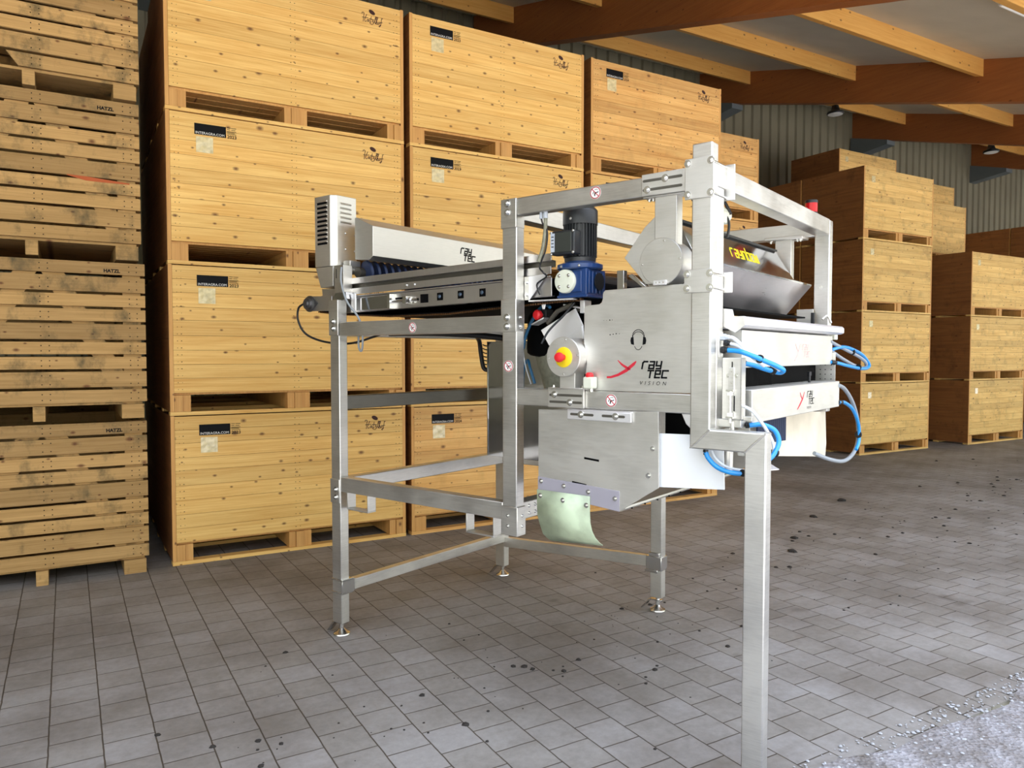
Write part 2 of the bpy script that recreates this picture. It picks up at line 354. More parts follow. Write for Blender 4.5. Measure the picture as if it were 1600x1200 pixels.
def ell(cx, cy, rx, ry, a0=0., a1=2 * PI, n=28, rot=0.):
    r = []
    for i in range(n + 1):
        t = a0 + (a1 - a0) * i / n; x = rx * math.cos(t); y = ry * math.sin(t)
        r.append((cx + x * math.cos(rot) - y * math.sin(rot), cy + x * math.sin(rot) + y * math.cos(rot)))
    return r
GLY = {'r': [[(0, 0), (.02, .8), (.2, 1), (.75, 1)]], 'a': [[(.1, 1), (.75, 1), (.75, 0), (0, 0), (0, .5), (.75, .5)]],
       'y': [[(0, 1), (0, .42), (.75, .42)], [(.75, 1), (.75, 0), (.1, 0)]], 't': [[(-.1, 1), (.75, 1)], [(.3, 1), (.3, 0)]],
       'e': [[(.75, 0), (0, 0), (0, 1), (.75, 1), (.75, .5), (0, .5)]], 'c': [[(.75, 0), (0, 0), (0, 1), (.85, 1)]],
       'n': [[(0, 0), (0, 1), (.75, 1), (.75, 0)]], 'b': [[(0, 1.5), (0, 0), (.75, 0), (.75, 1), (0, 1)]],
       'o': [[(0, 0), (0, 1), (.75, 1), (.75, 0), (0, 0)]], 'w': [[(0, 1), (0, 0), (.4, 0), (.4, .8)], [(.4, 0), (.8, 0), (.8, 1)]]}
def word(mb, txt, x, y, h, pl, adv=1.12, shear=.18, w=.2):
    for ch in txt:
        for g in GLY[ch]:
            segs(mb, [(x + (a + b * shear) * h, y + b * h) for a, b in g], w * h, pl)
        x += adv * h
def raytec(mb, x, y, h, pl, w=.2):
    word(mb, 'ray', x, y, h, pl, w=w); word(mb, 'tec', x + .95 * h, y - 1.3 * h, h, pl, w=w)
_tc = {}
def text_mesh(mb, txt, x, y, size, pl, shear=0., spacing=1., bold=.0):
    key = (txt, size, shear, spacing)
    if key not in _tc:
        cu = bpy.data.curves.new('t', 'FONT'); cu.body = txt; cu.size = size; cu.shear = shear; cu.space_character = spacing; cu.resolution_u = 3; cu.offset = bold
        o = bpy.data.objects.new('t', cu); C.objects.link(o)
        bpy.context.view_layer.update()
        me = o.to_mesh(); _tc[key] = ([tuple(v.co) for v in me.vertices], [tuple(p.vertices) for p in me.polygons])
        o.to_mesh_clear(); bpy.data.objects.remove(o); bpy.data.curves.remove(cu)
    vs, fs = _tc[key]
    mb.add([pl(x + v[0], y + v[1], 1) for v in vs], fs)

# ------------------------------------------------------------------ room shell
ZB = lambda y: 3.72 + .278 * y       # underside of the glulam beams
ZT = lambda y: 4.36 + .278 * y       # underside of the roof panels
WY = 12.4
fl = MB(); fl.box(-12, 60, 1.85, WY + .3, -.1, 0); tag(fl.obj('floor', M['paver']), kind='structure')
# gravel yard with ragged edge lapping over the pavers
g = MB()
edge = []; N = 260
for i in range(N + 1):
    x = -12 + 72 * i / N; edge.append((x, 1.86 + .035 * math.sin(x * 3.1) + .03 * math.sin(x * 7.7 + 1) + .02 * random.random()))
g.v = [(x, y, .006) for x, y in edge] + [(x, y, -.02) for x, y in edge] + [(x, -60, -.01) for x, y in edge]
for i in range(N):
    g.f += [(i, i + 1, 2 * N + 3 + i, 2 * N + 2 + i), (i, i + 1, N + 2 + i, N + 1 + i)]; g.m += [0, 0]
tag(g.obj('ground', M['gravel'], smooth=False), kind='structure')
# ceiling panels
Y0 = 1.3; Y1 = WY + .3
c = MB(); c.hexa([(-12, Y0, ZT(Y0)), (60, Y0, ZT(Y0)), (60, Y1, ZT(Y1)), (-12, Y1, ZT(Y1)), (-12, Y0, ZT(Y0) + .12), (60, Y0, ZT(Y0) + .12), (60, Y1, ZT(Y1) + .12), (-12, Y1, ZT(Y1) + .12)])
tag(c.obj('ceiling', M['roofpanel'], smooth=False), kind='structure')
# corrugated back wall
w = MB(); path = []; x = -12.
while x < 60:
    path += [(x, WY), (x + .17, WY), (x + .2, WY + .045), (x + .27, WY + .045)]; x += .3
w.v = [(a, b, 0) for a, b in path] + [(a, b, 7.95) for a, b in path]; n = len(path)
w.f = [(i, i + 1, n + i + 1, n + i) for i in range(n - 1)]; w.m = [0] * len(w.f)
tag(w.obj('wall_back', M['cladding'], smooth=False), kind='structure')
w = MB(); w.box(-12.2, -12, 1.3, WY, 0, 7.9); tag(w.obj('wall_left', M['roofpanel'], smooth=False), kind='structure')
tn = 0
BX = [1.05, 6.5, 12.1, 17.4, 22.9, 28.4, 33.9, 39.4, 44.9]
BX = [-4.4] + BX
for bx in BX:
    tn += 1
    m = MB(); a, b_ = 1.5, WY
    m.hexa([(bx, a, ZB(a)), (bx + .2, a, ZB(a)), (bx + .2, b_, ZB(b_)), (bx, b_, ZB(b_)), (bx, a, ZT(a)), (bx + .2, a, ZT(a)), (bx + .2, b_, ZT(b_)), (bx, b_, ZT(b_))])
    o = tag(m.obj('trim_%d' % tn, M['glulam'], smooth=False), kind='structure')
    m = MB(); a = WY - 1.0
    m.hexa([(bx - .06, a, ZB(a) - .1), (bx + .26, a, ZB(a) - .1), (bx + .26, WY, ZB(WY) - .5), (bx - .06, WY, ZB(WY) - .5), (bx - .06, a, ZB(a)), (bx + .26, a, ZB(a)), (bx + .26, WY, ZB(WY)), (bx - .06, WY, ZB(WY))])
    m.obj('bracket', M['bracket'], o)
for py in (2.1, 4.2, 6.4, 8.57, 10.97):
    for i in range(len(BX) - 1):
        tn += 1
        m = MB(); x0, x1 = BX[i] + .2, BX[i + 1]; s = .278 * .12
        m.hexa([(x0, py, ZT(py) - .26), (x1, py, ZT(py) - .26), (x1, py + .12, ZT(py) - .26 + s), (x0, py + .12, ZT(py) - .26 + s), (x0, py, ZT(py)), (x1, py, ZT(py)), (x1, py + .12, ZT(py) + s), (x0, py + .12, ZT(py) + s)])
        tag(m.obj('trim_%d' % tn, M['purlin'], smooth=False), kind='structure')

# high bay lamps
def bay_lamp(x, y, z, label):
    t = thing('hanging_lamp', label, 'lamp', (x, y, z), group='high bay lamps under the roof')
    m = MB(); m.lathe((0, 0, 0), (0, 0, 1), [(0, .17), (.02, .18), (.05, .17), (.08, .1), (.12, .085), (.19, .07), (.2, .03)])
    m.obj('lamp_shade', M['black'], t)
    m = MB(); m.lathe((0, 0, -.012), (0, 0, 1), [(0, .13), (.008, .155), (.012, .155)]); m.obj('lens', M['lamp_w'], t)
    zt = ZT(y) - z
    m = MB(); m.tube([(0, 0, .19), (.03, 0, .23), (-.02, 0, .28), (0, 0, .32)], .008); m.tube([(0, 0, .31), (0, 0, zt)], .005, 6, 1); m.obj('hook', M['black'], t)
bay_lamp(14.7, 10.9, 6.94, 'round black high bay lamp hanging nearer, left one of two')
bay_lamp(20.1, 10.4, 6.72, 'round black high bay lamp hanging further off at right')
t = thing('tube_lamp', 'long white fluorescent tube lamp under a purlin at top right', 'lamp', (8.5, 4.35, 5.32))
m = MB(); m.box(0, 1.5, -.05, .05, .04, .1); m.obj('housing', M['white'], t, .01)
m = MB(); m.lathe((.02, 0, .015), (1, 0, 0), [(0, .02), (.01, .03), (1.45, .03), (1.46, .02)], 16); m.obj('tube', M['lamp_w'], t)

# ------------------------------------------------------------------ crates
LV = ['bottom one on the floor', 'second from the floor', 'third from the floor', 'fourth from the floor', 'fifth and topmost']
BW, BD, BH = 1.935, 1.19, 1.172
def boards(mb, x0, x1, y0, y1, z0, z1, n, gap=.0022, jit=.012):
    hs = [1 + random.uniform(-.12, .12) for _ in range(n)]; s = sum(hs); z = z0
    for h in hs:
        dz = (z1 - z0) * h / s; mb.box(x0, x1, y0, y1, z, z + dz - gap); z += dz
HATZ = [[(355, 425), (362, 395), (390, 388), (410, 405), (405, 450), (393, 530), (385, 605)], [(475, 425), (440, 500), (422, 555), (432, 595), (465, 588)], [(365, 507), (505, 500)],
        [(525, 540), (492, 542), (482, 572), (500, 585), (522, 570), (530, 540), (535, 585)], [(592, 450), (565, 550), (566, 585), (585, 582)], [(535, 512), (605, 505)],
        [(600, 522), (650, 515), (612, 568), (652, 572), (645, 610), (610, 636), (565, 625), (552, 600), (575, 588)], [(655, 580), (700, 490), (722, 438), (700, 432), (675, 550), (690, 590)],
        [(700, 592), (762, 440), (738, 436), (705, 590), (738, 545), (748, 588)], [(792, 540), (768, 558), (776, 586), (804, 578), (812, 552), (792, 540)],
        [(882, 440), (855, 445), (845, 520), (828, 620), (800, 655), (782, 640), (832, 598)], [(812, 545), (872, 540)], [(700, 602), (770, 598)]]
def logo(mb, x, z, s, pl):
    for g_ in HATZ: segs(mb, [(x + (a - 350) * s, z - (b - 640) * s) for a, b in g_], 14 * s, pl)
    poly(mb, ell(x + (608 - 350) * s, z + (640 - 345) * s, 84 * s, 48 * s, rot=-.45)[:-1], pl)
def bin_proto(name, front, year=None, sides='ply', prints=True):
    """pallet bin, origin at its front left bottom corner"""
    t = thing(name, '', 'crate')
    m = MB(); boards(m, .03, BW - .03, 0, .025, .178, BH - .004, 9)
    m.mi = 1
    for xx in (.06, .09, .95, .985, BW - .09, BW - .06):
        for k in range(18): m.box(xx - .003 + random.uniform(-.004, .004), xx + .003, -.0006, .001, .20 + k * .054, .205 + k * .054)
    m.obj('front_panel', [M[front], M['ink']], t, smooth=False)
    for sx in (0, BW - .03):
        m = MB(); m.box(sx, sx + .029, .003, BD, .03, .6); m.box(sx, sx + .029, .003, BD, .602, BH); m.mi = 1; m.box(sx + .0005, sx + .0285, -.001, .0035, .03, BH); m.obj('side_panel', [M[sides], M['block']], t, smooth=False)
    m = MB(); m.box(.03, BW - .03, BD - .025, BD, .178, BH - .004); m.obj('back_panel', M[sides], t, smooth=False)
    m = MB(); boards2 = [(.026 + i * .13, .026 + i * .13 + .115) for i in range(9)]
    for a, b in boards2: m.box(.03, BW - .03, a, min(b, BD - .026), .160, .1775)
    m.obj('deck', M['block'], t, smooth=False)
    for grp in (((.03, .09), (.092, .15)), ((.895, .95), (.952, 1.015), (1.017, 1.08)), ((BW - .15, BW - .092), (BW - .09, BW - .03))):
        m = MB()
        for a, b in grp: m.box(a, b, 0.0 if (a < .05 or .94 < a < 1 or a > BW - .1) else .012, BD, .029, .158)
        m.obj('runner', M['block'], t, smooth=False)
    m = MB()
    for a, b in ((-.002, .09), (BD / 2 - .05, BD / 2 + .05), (BD - .09, BD)):
        m = MB(); m.box(.0, BW, a, b, 0, .028); m.obj('base_board', M[front], t, smooth=False)
    if prints:
        pl = plane_y(0)
        m = MB(); poly(m, [(.205, 1.012), (.437, 1.012), (.437, 1.098), (.205, 1.098)], pl)
        m.mi = 1; text_mesh(m, 'INTERAGRA.COM', .212, 1.018, .0265, plane_y(-.0012), spacing=1.02)
        m.obj('printed_label', [M['ink'], M['paper']], t, smooth=False)
        m = MB(); text_mesh(m, str(year), .445, 1.012, .036, pl, bold=.0008)
        for a, b, z in ((.446, .47, 1.094), (.478, .512, 1.094), (.446, .466, 1.08), (.478, .505, 1.08), (.446, .512, 1.066), (.446, .5, 1.056), (.446, .512, 1.047)):
            segs(m, [(a, z), (b, z)], .004, pl)
        m.obj('year_print', M['ink'], t, smooth=False)
        m = MB(); m.v = []; nx, nz = 8, 8
        for i in range(nx + 1):
            for j in range(nz + 1):
                m.v.append((.215 + .125 * i / nx, -.002 - .004 * random.random(), .875 + .122 * j / nz))
        m.f = [(i * (nz + 1) + j, (i + 1) * (nz + 1) + j, (i + 1) * (nz + 1) + j + 1, i * (nz + 1) + j + 1) for i in range(nx) for j in range(nz)]; m.m = [0] * len(m.f)
        m.obj('document_pouch', M['foil'], t)
        m = MB(); logo(m, 1.555, .985, .000355, pl); m.obj('branded_mark', M['ink_br'], t, smooth=False)
    else:
        m = MB(); m.box(.2, .29, -.003, 0, .93, 1.03); m.obj('document_pouch', M['foil'], t)
    return t
M['ink_br'] = plain('brown_brand_print', '38160f', .7)
def place(proto, used, x, y, z, label, group, sx=1.):
    if not used[0]: o = proto; used[0] = True
    else:
        o = proto.copy(); C.objects.link(o)
        for ch in kids[proto.name]:
            link_copy(ch, o)
    o.location = (x, y, z); o.scale = (sx, 1, 1); o['label'] = label; o['group'] = group
    return o
kids = {}
def mk(*a, **k):
    p = bin_proto(*a, **k); kids[p.name] = [c for c in C.objects if c.parent == p]; return p, [False]
pA, uA = mk('pallet_bin', 'pine', 2023)
pB, uB = mk('pallet_bin', 'pine_ruddy', 2024)
pC, uC = mk('storage_bin', 'pine_worn', None, 'ply', False)
G1 = 'new pine pallet bins in the stacks behind the machine'
S = 1.175
for k in range(4): place(pA, uA, .68, 6.358, S * k, 'pine pallet bin printed 2023 in stack beside slatted crates, ' + LV[k], G1, 1.948 / BW)
for k in range(4):
    pr, us = (pA, uA) if k in (1, 2, 3) else (pB, uB)
    place(pr, us, 2.685, 6.358, S * k, 'pine pallet bin in middle stack right behind the conveyor, ' + LV[k], G1, 1.915 / BW)
for k in range(4):
    pr, us = (pB, uB) if k in (3, 0) else (pA, uA)
    place(pr, us, 4.69, 6.358, S * k, 'pine pallet bin in third stack behind the sorting head, ' + LV[k], G1, 1.85 / BW)
for k in range(4): place(pB, uB, 6.6, 7.55, S * k, 'knotty pine pallet bin in set-back fourth stack, ' + LV[k], G1, 1.92 / BW)
for k in range(4): place(pA, uA, .70, 7.58, S * k, 'pine pallet bin added behind the first column, darkening the gap, ' + LV[k].replace(' one on the floor', ' one'), G1)  # mostly hidden row added so the gap to its left stays dark
G2 = 'worn pine and plywood storage bins at the right'
for k in range(4): place(pC, uC, 11.13, 7.70, S * k, 'worn bin in tall front stack right of machine, ' + LV[k], G2)
for k in range(4): place(pC, uC, 11.13, 8.92, S * k, 'plywood-sided bin directly behind the tall front stack, ' + LV[k], G2)
for k in range(3): place(pC, uC, 14.17, 7.615, S * k, 'worn bin in three-high stack at right edge, ' + ['bottom of its stack on the floor', 'second from the floor', 'topmost of the three'][k], G2)
for k in range(4): place(pC, uC, 14.23, 8.83, S * k, 'bin in four-high stack behind the three-high stack, ' + LV[k], G2)
for k in range(5): place(pC, uC, 13.7 - .0, 10.05, S * k, 'bin in five-high stack against the corrugated wall, ' + LV[k], G2)
for k in range(5): place(pC, uC, 13.7 - .0 , 11.24 , S * k, 'rearmost bin touching the corrugated wall, ' + LV[k], G2) if False else None
for k in range(5): place(pC, uC, 17.55, 10.95, S * k, 'bin in distant five-high stack by the wall, ' + LV[k], G2)
for k in range(4): place(pC, uC, 19.7, 8.5, S * k, 'shaded bin side in farthest row, nearer one, ' + LV[k], G2)
for k in range(4): place(pC, uC, 19.7, 9.72, S * k, 'shaded bin side in farthest row, rear one, ' + LV[k], G2)

# slatted crates
def slat_proto(seed, stain, broken=False):
    random.seed(seed)
    t = thing('slatted_crate', '', 'crate')
    Wd, Dp = 1.35, 1.25
    hs = [.1, .125, .1, .1, .13, .1, .1, .13, .105]; sc = (1.15 - .125) / (sum(hs) + 8 * .023); z = .125
    hs = hs[::-1]; m = MB(); zs = []
    for h in hs:
        h *= sc
        if broken and not zs: m.prism([(.60, z), (Wd, z), (Wd, z + h), (.53, z + h)], 'y', 0, .024)
        else: m.box(0, Wd, 0, .024, z, z + h)
        zs.append((z, z + h)); z += h + .023 * sc
    m.mi = 1
    for a, b in zs:
        for xx in (Wd - .06, Wd - .11, Wd * .5, Wd * .5 + .05, .06):
            m.box(xx, xx + .007, -.0008, .001, a + .02, a + .027); m.box(xx, xx + .007, -.0008, .001, b - .03, b - .023)
    m.obj('front_slats', [M['pine_old'], M['ink']], t, .0, smooth=False)
    for sx in (0, Wd - .024):
        m = MB()
        for a, b in zs: m.box(sx, sx + .024, .025, Dp - .025, a, b)
        m.obj('side_slats', M['pine_old'], t, smooth=False)
    m = MB()
    for a, b in zs: m.box(0, Wd, Dp - .024, Dp, a, b)
    m.obj('back_slats', M['pine_old'], t, smooth=False)
    for xx in (.026, Wd - .15):
        for yy in (.026, Dp - .15):
            m = MB(); m.prism([(0, 0), (.12, 0), (.12, .03), (.03, .12), (0, .12)] if xx < 1 else [(0, 0), (.12, 0), (.12, .12), (.09, .12), (0, .03)], 'z', .125, 1.15)
            for i in range(len(m.v)): m.v[i] = (m.v[i][0] + xx, (m.v[i][1] if yy < 1 else .12 - m.v[i][1]) + yy, m.v[i][2])
            m.obj('corner_post', M['pine_old'], t, smooth=False)
    # diagonal brace boards seen through the gaps
    m = MB()
    for a, d in ((.04, 1), (1.17, -1)):
        m = MB(); m.prism([(a, .13), (a + .14, .13), (a + .14 + d * .52, 1.14), (a + d * .52, 1.14)], 'y', .026, .045)
        m.obj('brace', M['pine_old'], t, smooth=False)
    m = MB(); m.box(.03, Wd - .03, .03, Dp - .03, .105, .124); m.obj('deck', M['pine_old'], t, smooth=False)
    for a in (0.02, .62, Wd - .17):
        m = MB(); m.box(a, a + (.15 if a != .62 else .075), .0 if a != .62 else -.01, Dp, 0, .104)
        m.obj('runner', M['pine_old'], t, smooth=False)
    m = MB(); text_mesh(m, 'HATZL', Wd - .272, 1.078, .034, plane_y(0), bold=.0015); m.obj('stencil', M['ink'], t, smooth=False)
    kids[t.name] = [c for c in C.objects if c.parent == t]
    return t, [False]
M['ink_old'] = plain('stencil_ink', '241c14', .7)
sp = [slat_proto(3, .7), slat_proto(5, .8), slat_proto(8, .8, True)]
for k in range(4):
    pr, us = sp[k % 2] if k < 3 else sp[2]
    o = place(pr, us, -.84 + (.0, .005, -.015, -.01)[k], 6.30, S * k, 'old slatted wooden crate at left edge, ' + (LV[k] if k < 3 else 'topmost with a broken bottom slat'), 'weathered slatted crates stacked at left')
    if k == 2:
        m = MB(); strip(m, [(.88, .585), (1.0, .57), (1.12, .565), (1.28, .56)], [.006, .03, .022, .008], plane_y(0)); m.obj('paint_scrawl', plain('faded_orange_paint', 'b5592e', .8), o, smooth=False)
for k in range(4):
    pr, us = sp[k % 2]
    place(pr, us, -.84, 7.60, S * k, 'old slatted wooden crate added behind left edge, darkening the gap, ' + LV[k], 'weathered slatted crates stacked at left')  # second crate row added to darken the gap beside the pallet bins
random.seed(11)

# ------------------------------------------------------------------ the sorting machine (local x = along conveyor towards viewer/right, y = across, z up)
MO = (1.366, 4.296, 0); MA = math.radians(-68.485)
mach = thing('sorting_machine', 'stainless steel vegetable sorting machine with conveyor, stands on the paved floor in the middle', 'machine', MO, MA)
bolt = None
def bolt_at(parent, p, ax='-y', r=.011, washer=True, name='bolt'):
    global bolt
    if bolt is None:
        m = MB(); m.cyl((0, 0, 0), (0, 0, .0035), 1.35, n=20); m.v = [(a, b, c / .0035 * .22) for a, b, c in m.v]
        m.cyl((0, 0, .22), (0, 0, .95), .82, n=6); m.cyl((0, 0, .95), (0, 0, 1.25), .45, n=12)
        o = m.obj('bolt', M['chrome'], None); bolt = o.data; bpy.data.objects.remove(o)
    o = bpy.data.objects.new(name, bolt); C.objects.link(o); o.parent = parent
    o.location = p; o.scale = (r, r, r)
    o.rotation_euler = {'-y': (PI / 2, 0, 0), '+x': (0, PI / 2, 0), '+z': (0, 0, 0), '-z': (PI, 0, 0)}[ax]
    return o
ST, SP, SX, MI = M['steel'], M['steel_panel'], M['steel_x'], M['mirror']
NY0, NY1 = -.03, .03; FY0, FY1 = 1.49, 1.55
TB = .0045
def tb(name, x0, x1, y0, y1, z0, z1, mat=None, bev=TB, label=None):
    m = MB(); m.box(x0, x1, y0, y1, z0, z1); return part(name, m, mat or ST, mach, bev, label)
# posts
pn = tb('frame_post', -.044, .036, NY0, NY1, .075, 1.76)
m = MB(); m.box(-.05, .031, NY0 - .005, NY1 + .002, 1.76, 1.965); s = part('sleeve', m, ST, pn, .003)
m = MB(); m.box(-.05, .031, NY0 - .005, NY1 + .002, .785, .925); part('sleeve', m, ST, pn, .003)
for z in (1.80, 1.84, .82, .865): bolt_at(pn, (-.01 if z > 1 else .0, NY0 - .005, z), r=.012)
tb('frame_post', -.044, .036, FY0, FY1, .075, 1.84)
p3 = tb('frame_post', 1.24, 1.325, NY0, NY1, .8, 2.25)
for z0, z1 in ((2.245, 2.382), (1.757, 1.912), (.785, .925)):
    m = MB(); m.box(1.234, 1.325 if z0 > 1 else 1.333, NY0 - .005, NY1 + .003, z0, z1); part('sleeve', m, ST, p3, .003)
for x, z in ((1.265, 2.36), (1.265, 2.318), (1.262, 1.825), (1.262, 1.783)): bolt_at(p3, (x + .008, NY0 - .005, z), r=.013)
for y in (-.01,):
    for z in (1.825, 1.783): bolt_at(p3, (1.326, .0, z), '+x', .008)
for z in (.83, .88): bolt_at(p3, (1.275, NY0 - .005, z), r=.006); bolt_at(p3, (1.333, .005, z), '+x', .006)
p3b = tb('frame_post', 1.24, 1.318, FY0, FY1, .09, 2.385)
p5b = tb('frame_post', 2.232, 2.312, NY0 + .001, NY1, 1.335, 2.3)
p6 = tb('frame_post', 2.232, 2.312, FY0, FY1, 1.335, 2.385)
bolt_at(p6, (2.27, FY0, 2.02), r=.007)
# beams along the machine
for (y0, y1) in ((NY0, NY1), (FY0, FY1)):
    near = y0 < 1
    tb('frame_beam', .037 if near else .036, 1.24, y0 + .001, y1, 1.757, 1.836)
    tb('frame_beam', .037 if near else .036, 1.24, y0 + .001, y1, .855, .94)
    tb('frame_beam', 1.326 if near else 1.318, 2.232, y0 + .001, y1, 1.412, 1.492)
    tb('frame_beam', 1.326 if near else 1.318, 2.232, y0 + .001, y1, 2.302, 2.382)
# beams across
def ub(x0, x1, z0, z1, y0=NY1, y1=FY0, mat=None): return tb('cross_beam', x0, x1, y0, y1, z0, z1, mat)
ub(-.036, .03, .848, .93); ub(-.036, .03, 1.33, 1.41, mat=M['dark_steel']); ub(-.036, .03, 1.757, 1.83)
b3 = ub(1.245, 1.318, .855, .94); ub(1.245, 1.318, 2.285, 2.37)
for y in (.08, .13):
    for z in (.88, .915): bolt_at(b3, (1.318, y, z), '+x', .007)
tb('cross_beam', 2.235, 2.312, NY1 - .06, FY0, 2.302, 2.388)
# low bars with clamps
m = MB(); m.box(-.005, .045, .04, FY0, .262, .325); part('low_bar', m, ST, mach, .003)
m = MB(); m.hexa([(.036, 1.49, .225), (1.225, 1.49, .285), (1.225, 1.53, .285), (.036, 1.53, .225), (.036, 1.49, .295), (1.225, 1.49, .355), (1.225, 1.53, .355), (.036, 1.53, .295)]); part('low_bar', m, ST, mach, .003)
m = MB(); m.box(-.048, .05, -.034, .05, .25, .262); m.box(.037, .05, -.034, .06, .255, .335); m.box(-.048, .05, -.034, .05, .325, .337); part('clamp', m, M['chrome'], mach, .002)
m = MB(); m.box(1.215, 1.325, 1.475, 1.56, .27, .36); m.box(1.21, 1.3, 1.47, 1.49, .255, .275); m.box(1.235, 1.31, 1.475, 1.49, .36, .385); part('clamp', m, M['chrome'], mach, .003)
# levelling feet
def foot(x, y):
    m = MB(); m.lathe((x, y, 0), (0, 0, 1), [(0, .047), (.006, .05), (.012, .048), (.022, .03), (.04, .014), (.09, .012)], 28)
    f = part('levelling_foot', m, M['chrome'], mach)
    m = MB(); m.hexa([(x - .115, y - .02, .004), (x - .105, y - .02, .004), (x - .105, y + .02, .004), (x - .115, y + .02, .004), (x - .06, y - .02, .07), (x - .045, y - .02, .07), (x - .045, y + .02, .07), (x - .06, y + .02, .07)])
    m.box(x - .05, x + .03, y - .02, y + .02, .068, .076); part('hinge_plate', m, M['mirror'], f, .002)
foot(0, 0); foot(0, 1.52); foot(1.28, 1.52)
# pocket straps
for (x0, x1) in ((.07, .25), (.985, 1.17)):
    for y in (.02,):
        m = MB(); m.box(x0, x0 + .008, y - .03, y + .03, .76, .856); m.box(x1 - .008, x1, y - .03, y + .03, .76, .856); m.box(x0, x1, y - .03, y + .03, .752, .76)
        part('strap_bracket', m, ST, mach, .002)
m = MB(); m.box(1.14, 1.148, 1.49, 1.55, .76, .856); m.box(.98, .988, 1.49, 1.55, .76, .856); m.box(.98, 1.148, 1.49, 1.55, .752, .76); part('strap_bracket', m, ST, mach, .002)

# big offset leg (upright, gooseneck and leg to the ground)
m = MB(); m.prism([(2.23, 2.462), (2.312, 2.462), (2.312, 1.36), (2.532, 1.36), (2.532, 0), (2.45, 0), (2.45, 1.282), (2.23, 1.282)], 'y', -.092, -.032)
leg = part('support_leg', m, ST, mach, .005, 'stepped square tube leg reaching the ground')
m = MB(); m.tube([(2.232, -.0925, 1.284), (2.262, -.0935, 1.31), (2.29, -.0925, 1.338), (2.312, -.0925, 1.36)], .0035); m.tube([(2.312, -.09, 1.361), (2.312, -.034, 1.361)], .003, 8, 1); part('weld_bead', m, M['steel'], leg); m = MB(); m.tube([(2.452, -.0925, 1.284), (2.48, -.0935, 1.312), (2.53, -.0925, 1.358)], .0035)
part('weld_bead', m, M['steel'], leg)
for z0, z1 in ((2.247, 2.408), (1.893, 1.973)):
    z0 = z1 - (.155 if z1 > 2 else .085)
for zc, hh in ((2.328, .078), (1.934, .045)):
    m = MB(); m.box(2.204, 2.322, -.1, -.092, zc - hh, zc + hh); pl_ = part('clamp_plate', m, SP, leg, .002)
    for x in (2.216, 2.31):
        for z in (zc - hh + .018, zc + hh - .018):
            bolt_at(leg, (x, -.1, z), r=.0105)
            m = MB(); m.cyl((x, -.092, z), (x, .08, z), .006, n=12); part('threaded_rod', m, M['chrome'], leg)
    m = MB(); m.box(2.204, 2.345, .05 if zc > 2 else .035, .058 if zc > 2 else .043, zc - hh * .9, zc + hh * .9); part('clamp_plate', m, SP, leg, .002)

# slotted adjusting plates
def slots(parent, y, L_, mat=M['void']):
    for x0, x1, z in L_:
        m = MB(); h = .0055; n = 8
        pts = [(x0 + h * math.cos(PI / 2 + PI * i / n), z + h * math.sin(PI / 2 + PI * i / n)) for i in range(n + 1)] + [(x1 + h * math.cos(-PI / 2 + PI * i / n), z + h * math.sin(-PI / 2 + PI * i / n)) for i in range(n + 1)]
        poly(m, pts, plane_y(y)); part('slot', m, M['slot'], parent, smooth=False)
M['slot'] = plain('slot_shadowed_steel', '6a675f', .5, .8)
m = MB(); m.box(1.983, 2.182, -.04, -.031, 2.3, 2.388); m.box(1.983, 2.182, -.04, .03, 2.3825, 2.39); o = part('slotted_plate', m, SP, mach, .0025); slots(o, -.04, [(1.995, 2.16, 2.325), (1.995, 2.16, 2.362)])
bolt_at(o, (2.09, -.04, 2.362), r=.0115); bolt_at(o, (2.01, -.04, 2.325), r=.0115)
m = MB(); m.box(2.184, 2.232, -.038, -.031, 2.3, 2.39); part('slotted_plate', m, SP, mach, .002)
m = MB(); m.box(1.515, 1.708, -.044, -.031, 1.412, 1.497); m.box(1.515, 1.708, -.044, .03, 1.493, 1.5); o = part('slotted_plate', m, SP, mach, .0025); slots(o, -.044, [(1.53, 1.695, 1.468), (1.53, 1.695, 1.437)])
bolt_at(o, (1.552, -.044, 1.47), r=.0115); bolt_at(o, (1.635, -.044, 1.437), r=.0115)
m = MB(); m.box(1.622, 1.945, -.046, -.036, 1.362, 1.404); m.box(1.622, 1.945, -.046, .0, 1.402, 1.408); o = part('slotted_plate', m, M['alu'], mach, .006); slots(o, -.046, [(1.645, 1.755, 1.386), (1.808, 1.91, 1.386)])
bolt_at(o, (1.695, -.046, 1.386), r=.0115); bolt_at(o, (1.87, -.046, 1.386), r=.0115)

# side panel with prints
m = MB(); m.prism([(1.70, 1.4925), (2.229, 1.495), (2.229, 1.935), (1.805, 1.927), (1.796, 1.92), (1.792, 1.91), (1.792, 1.89), (1.786, 1.876), (1.775, 1.868), (1.712, 1.865), (1.702, 1.86), (1.698, 1.85), (1.697, 1.70), (1.708, 1.66), (1.712, 1.61), (1.705, 1.56), (1.70, 1.54)], 'y', -.026, -.018)
sp_ = part('side_panel', m, SP, mach, .0015)
ky = -.026
def sub(name, mb, mats, parent, **k): return mb.obj(name, mats, parent, 0, smooth=False, **k)
m = MB(); pl = plane_y(ky); raytec(m, 1.984, 1.592, .0285, pl, w=.25); text_mesh(m, 'V  I  S  I  O  N', 1.972, 1.524, .022, pl, shear=.25, spacing=.95); sub('wordmark', m, M['ink'], sp_)
m = MB(); strip(m, [(1.815, 1.552), (1.835, 1.553), (1.87, 1.563), (1.91, 1.583), (1.945, 1.610), (1.957, 1.622)], [.008, .009, .011, .014, .013, .004], pl)
strip(m, [(1.868, 1.626), (1.888, 1.608), (1.915, 1.592), (1.93, 1.588)], [.003, .008, .012, .008], pl); sub('red_swoosh', m, M['ink_red'], sp_)
m = MB(); cx, cz = 1.966, 1.712
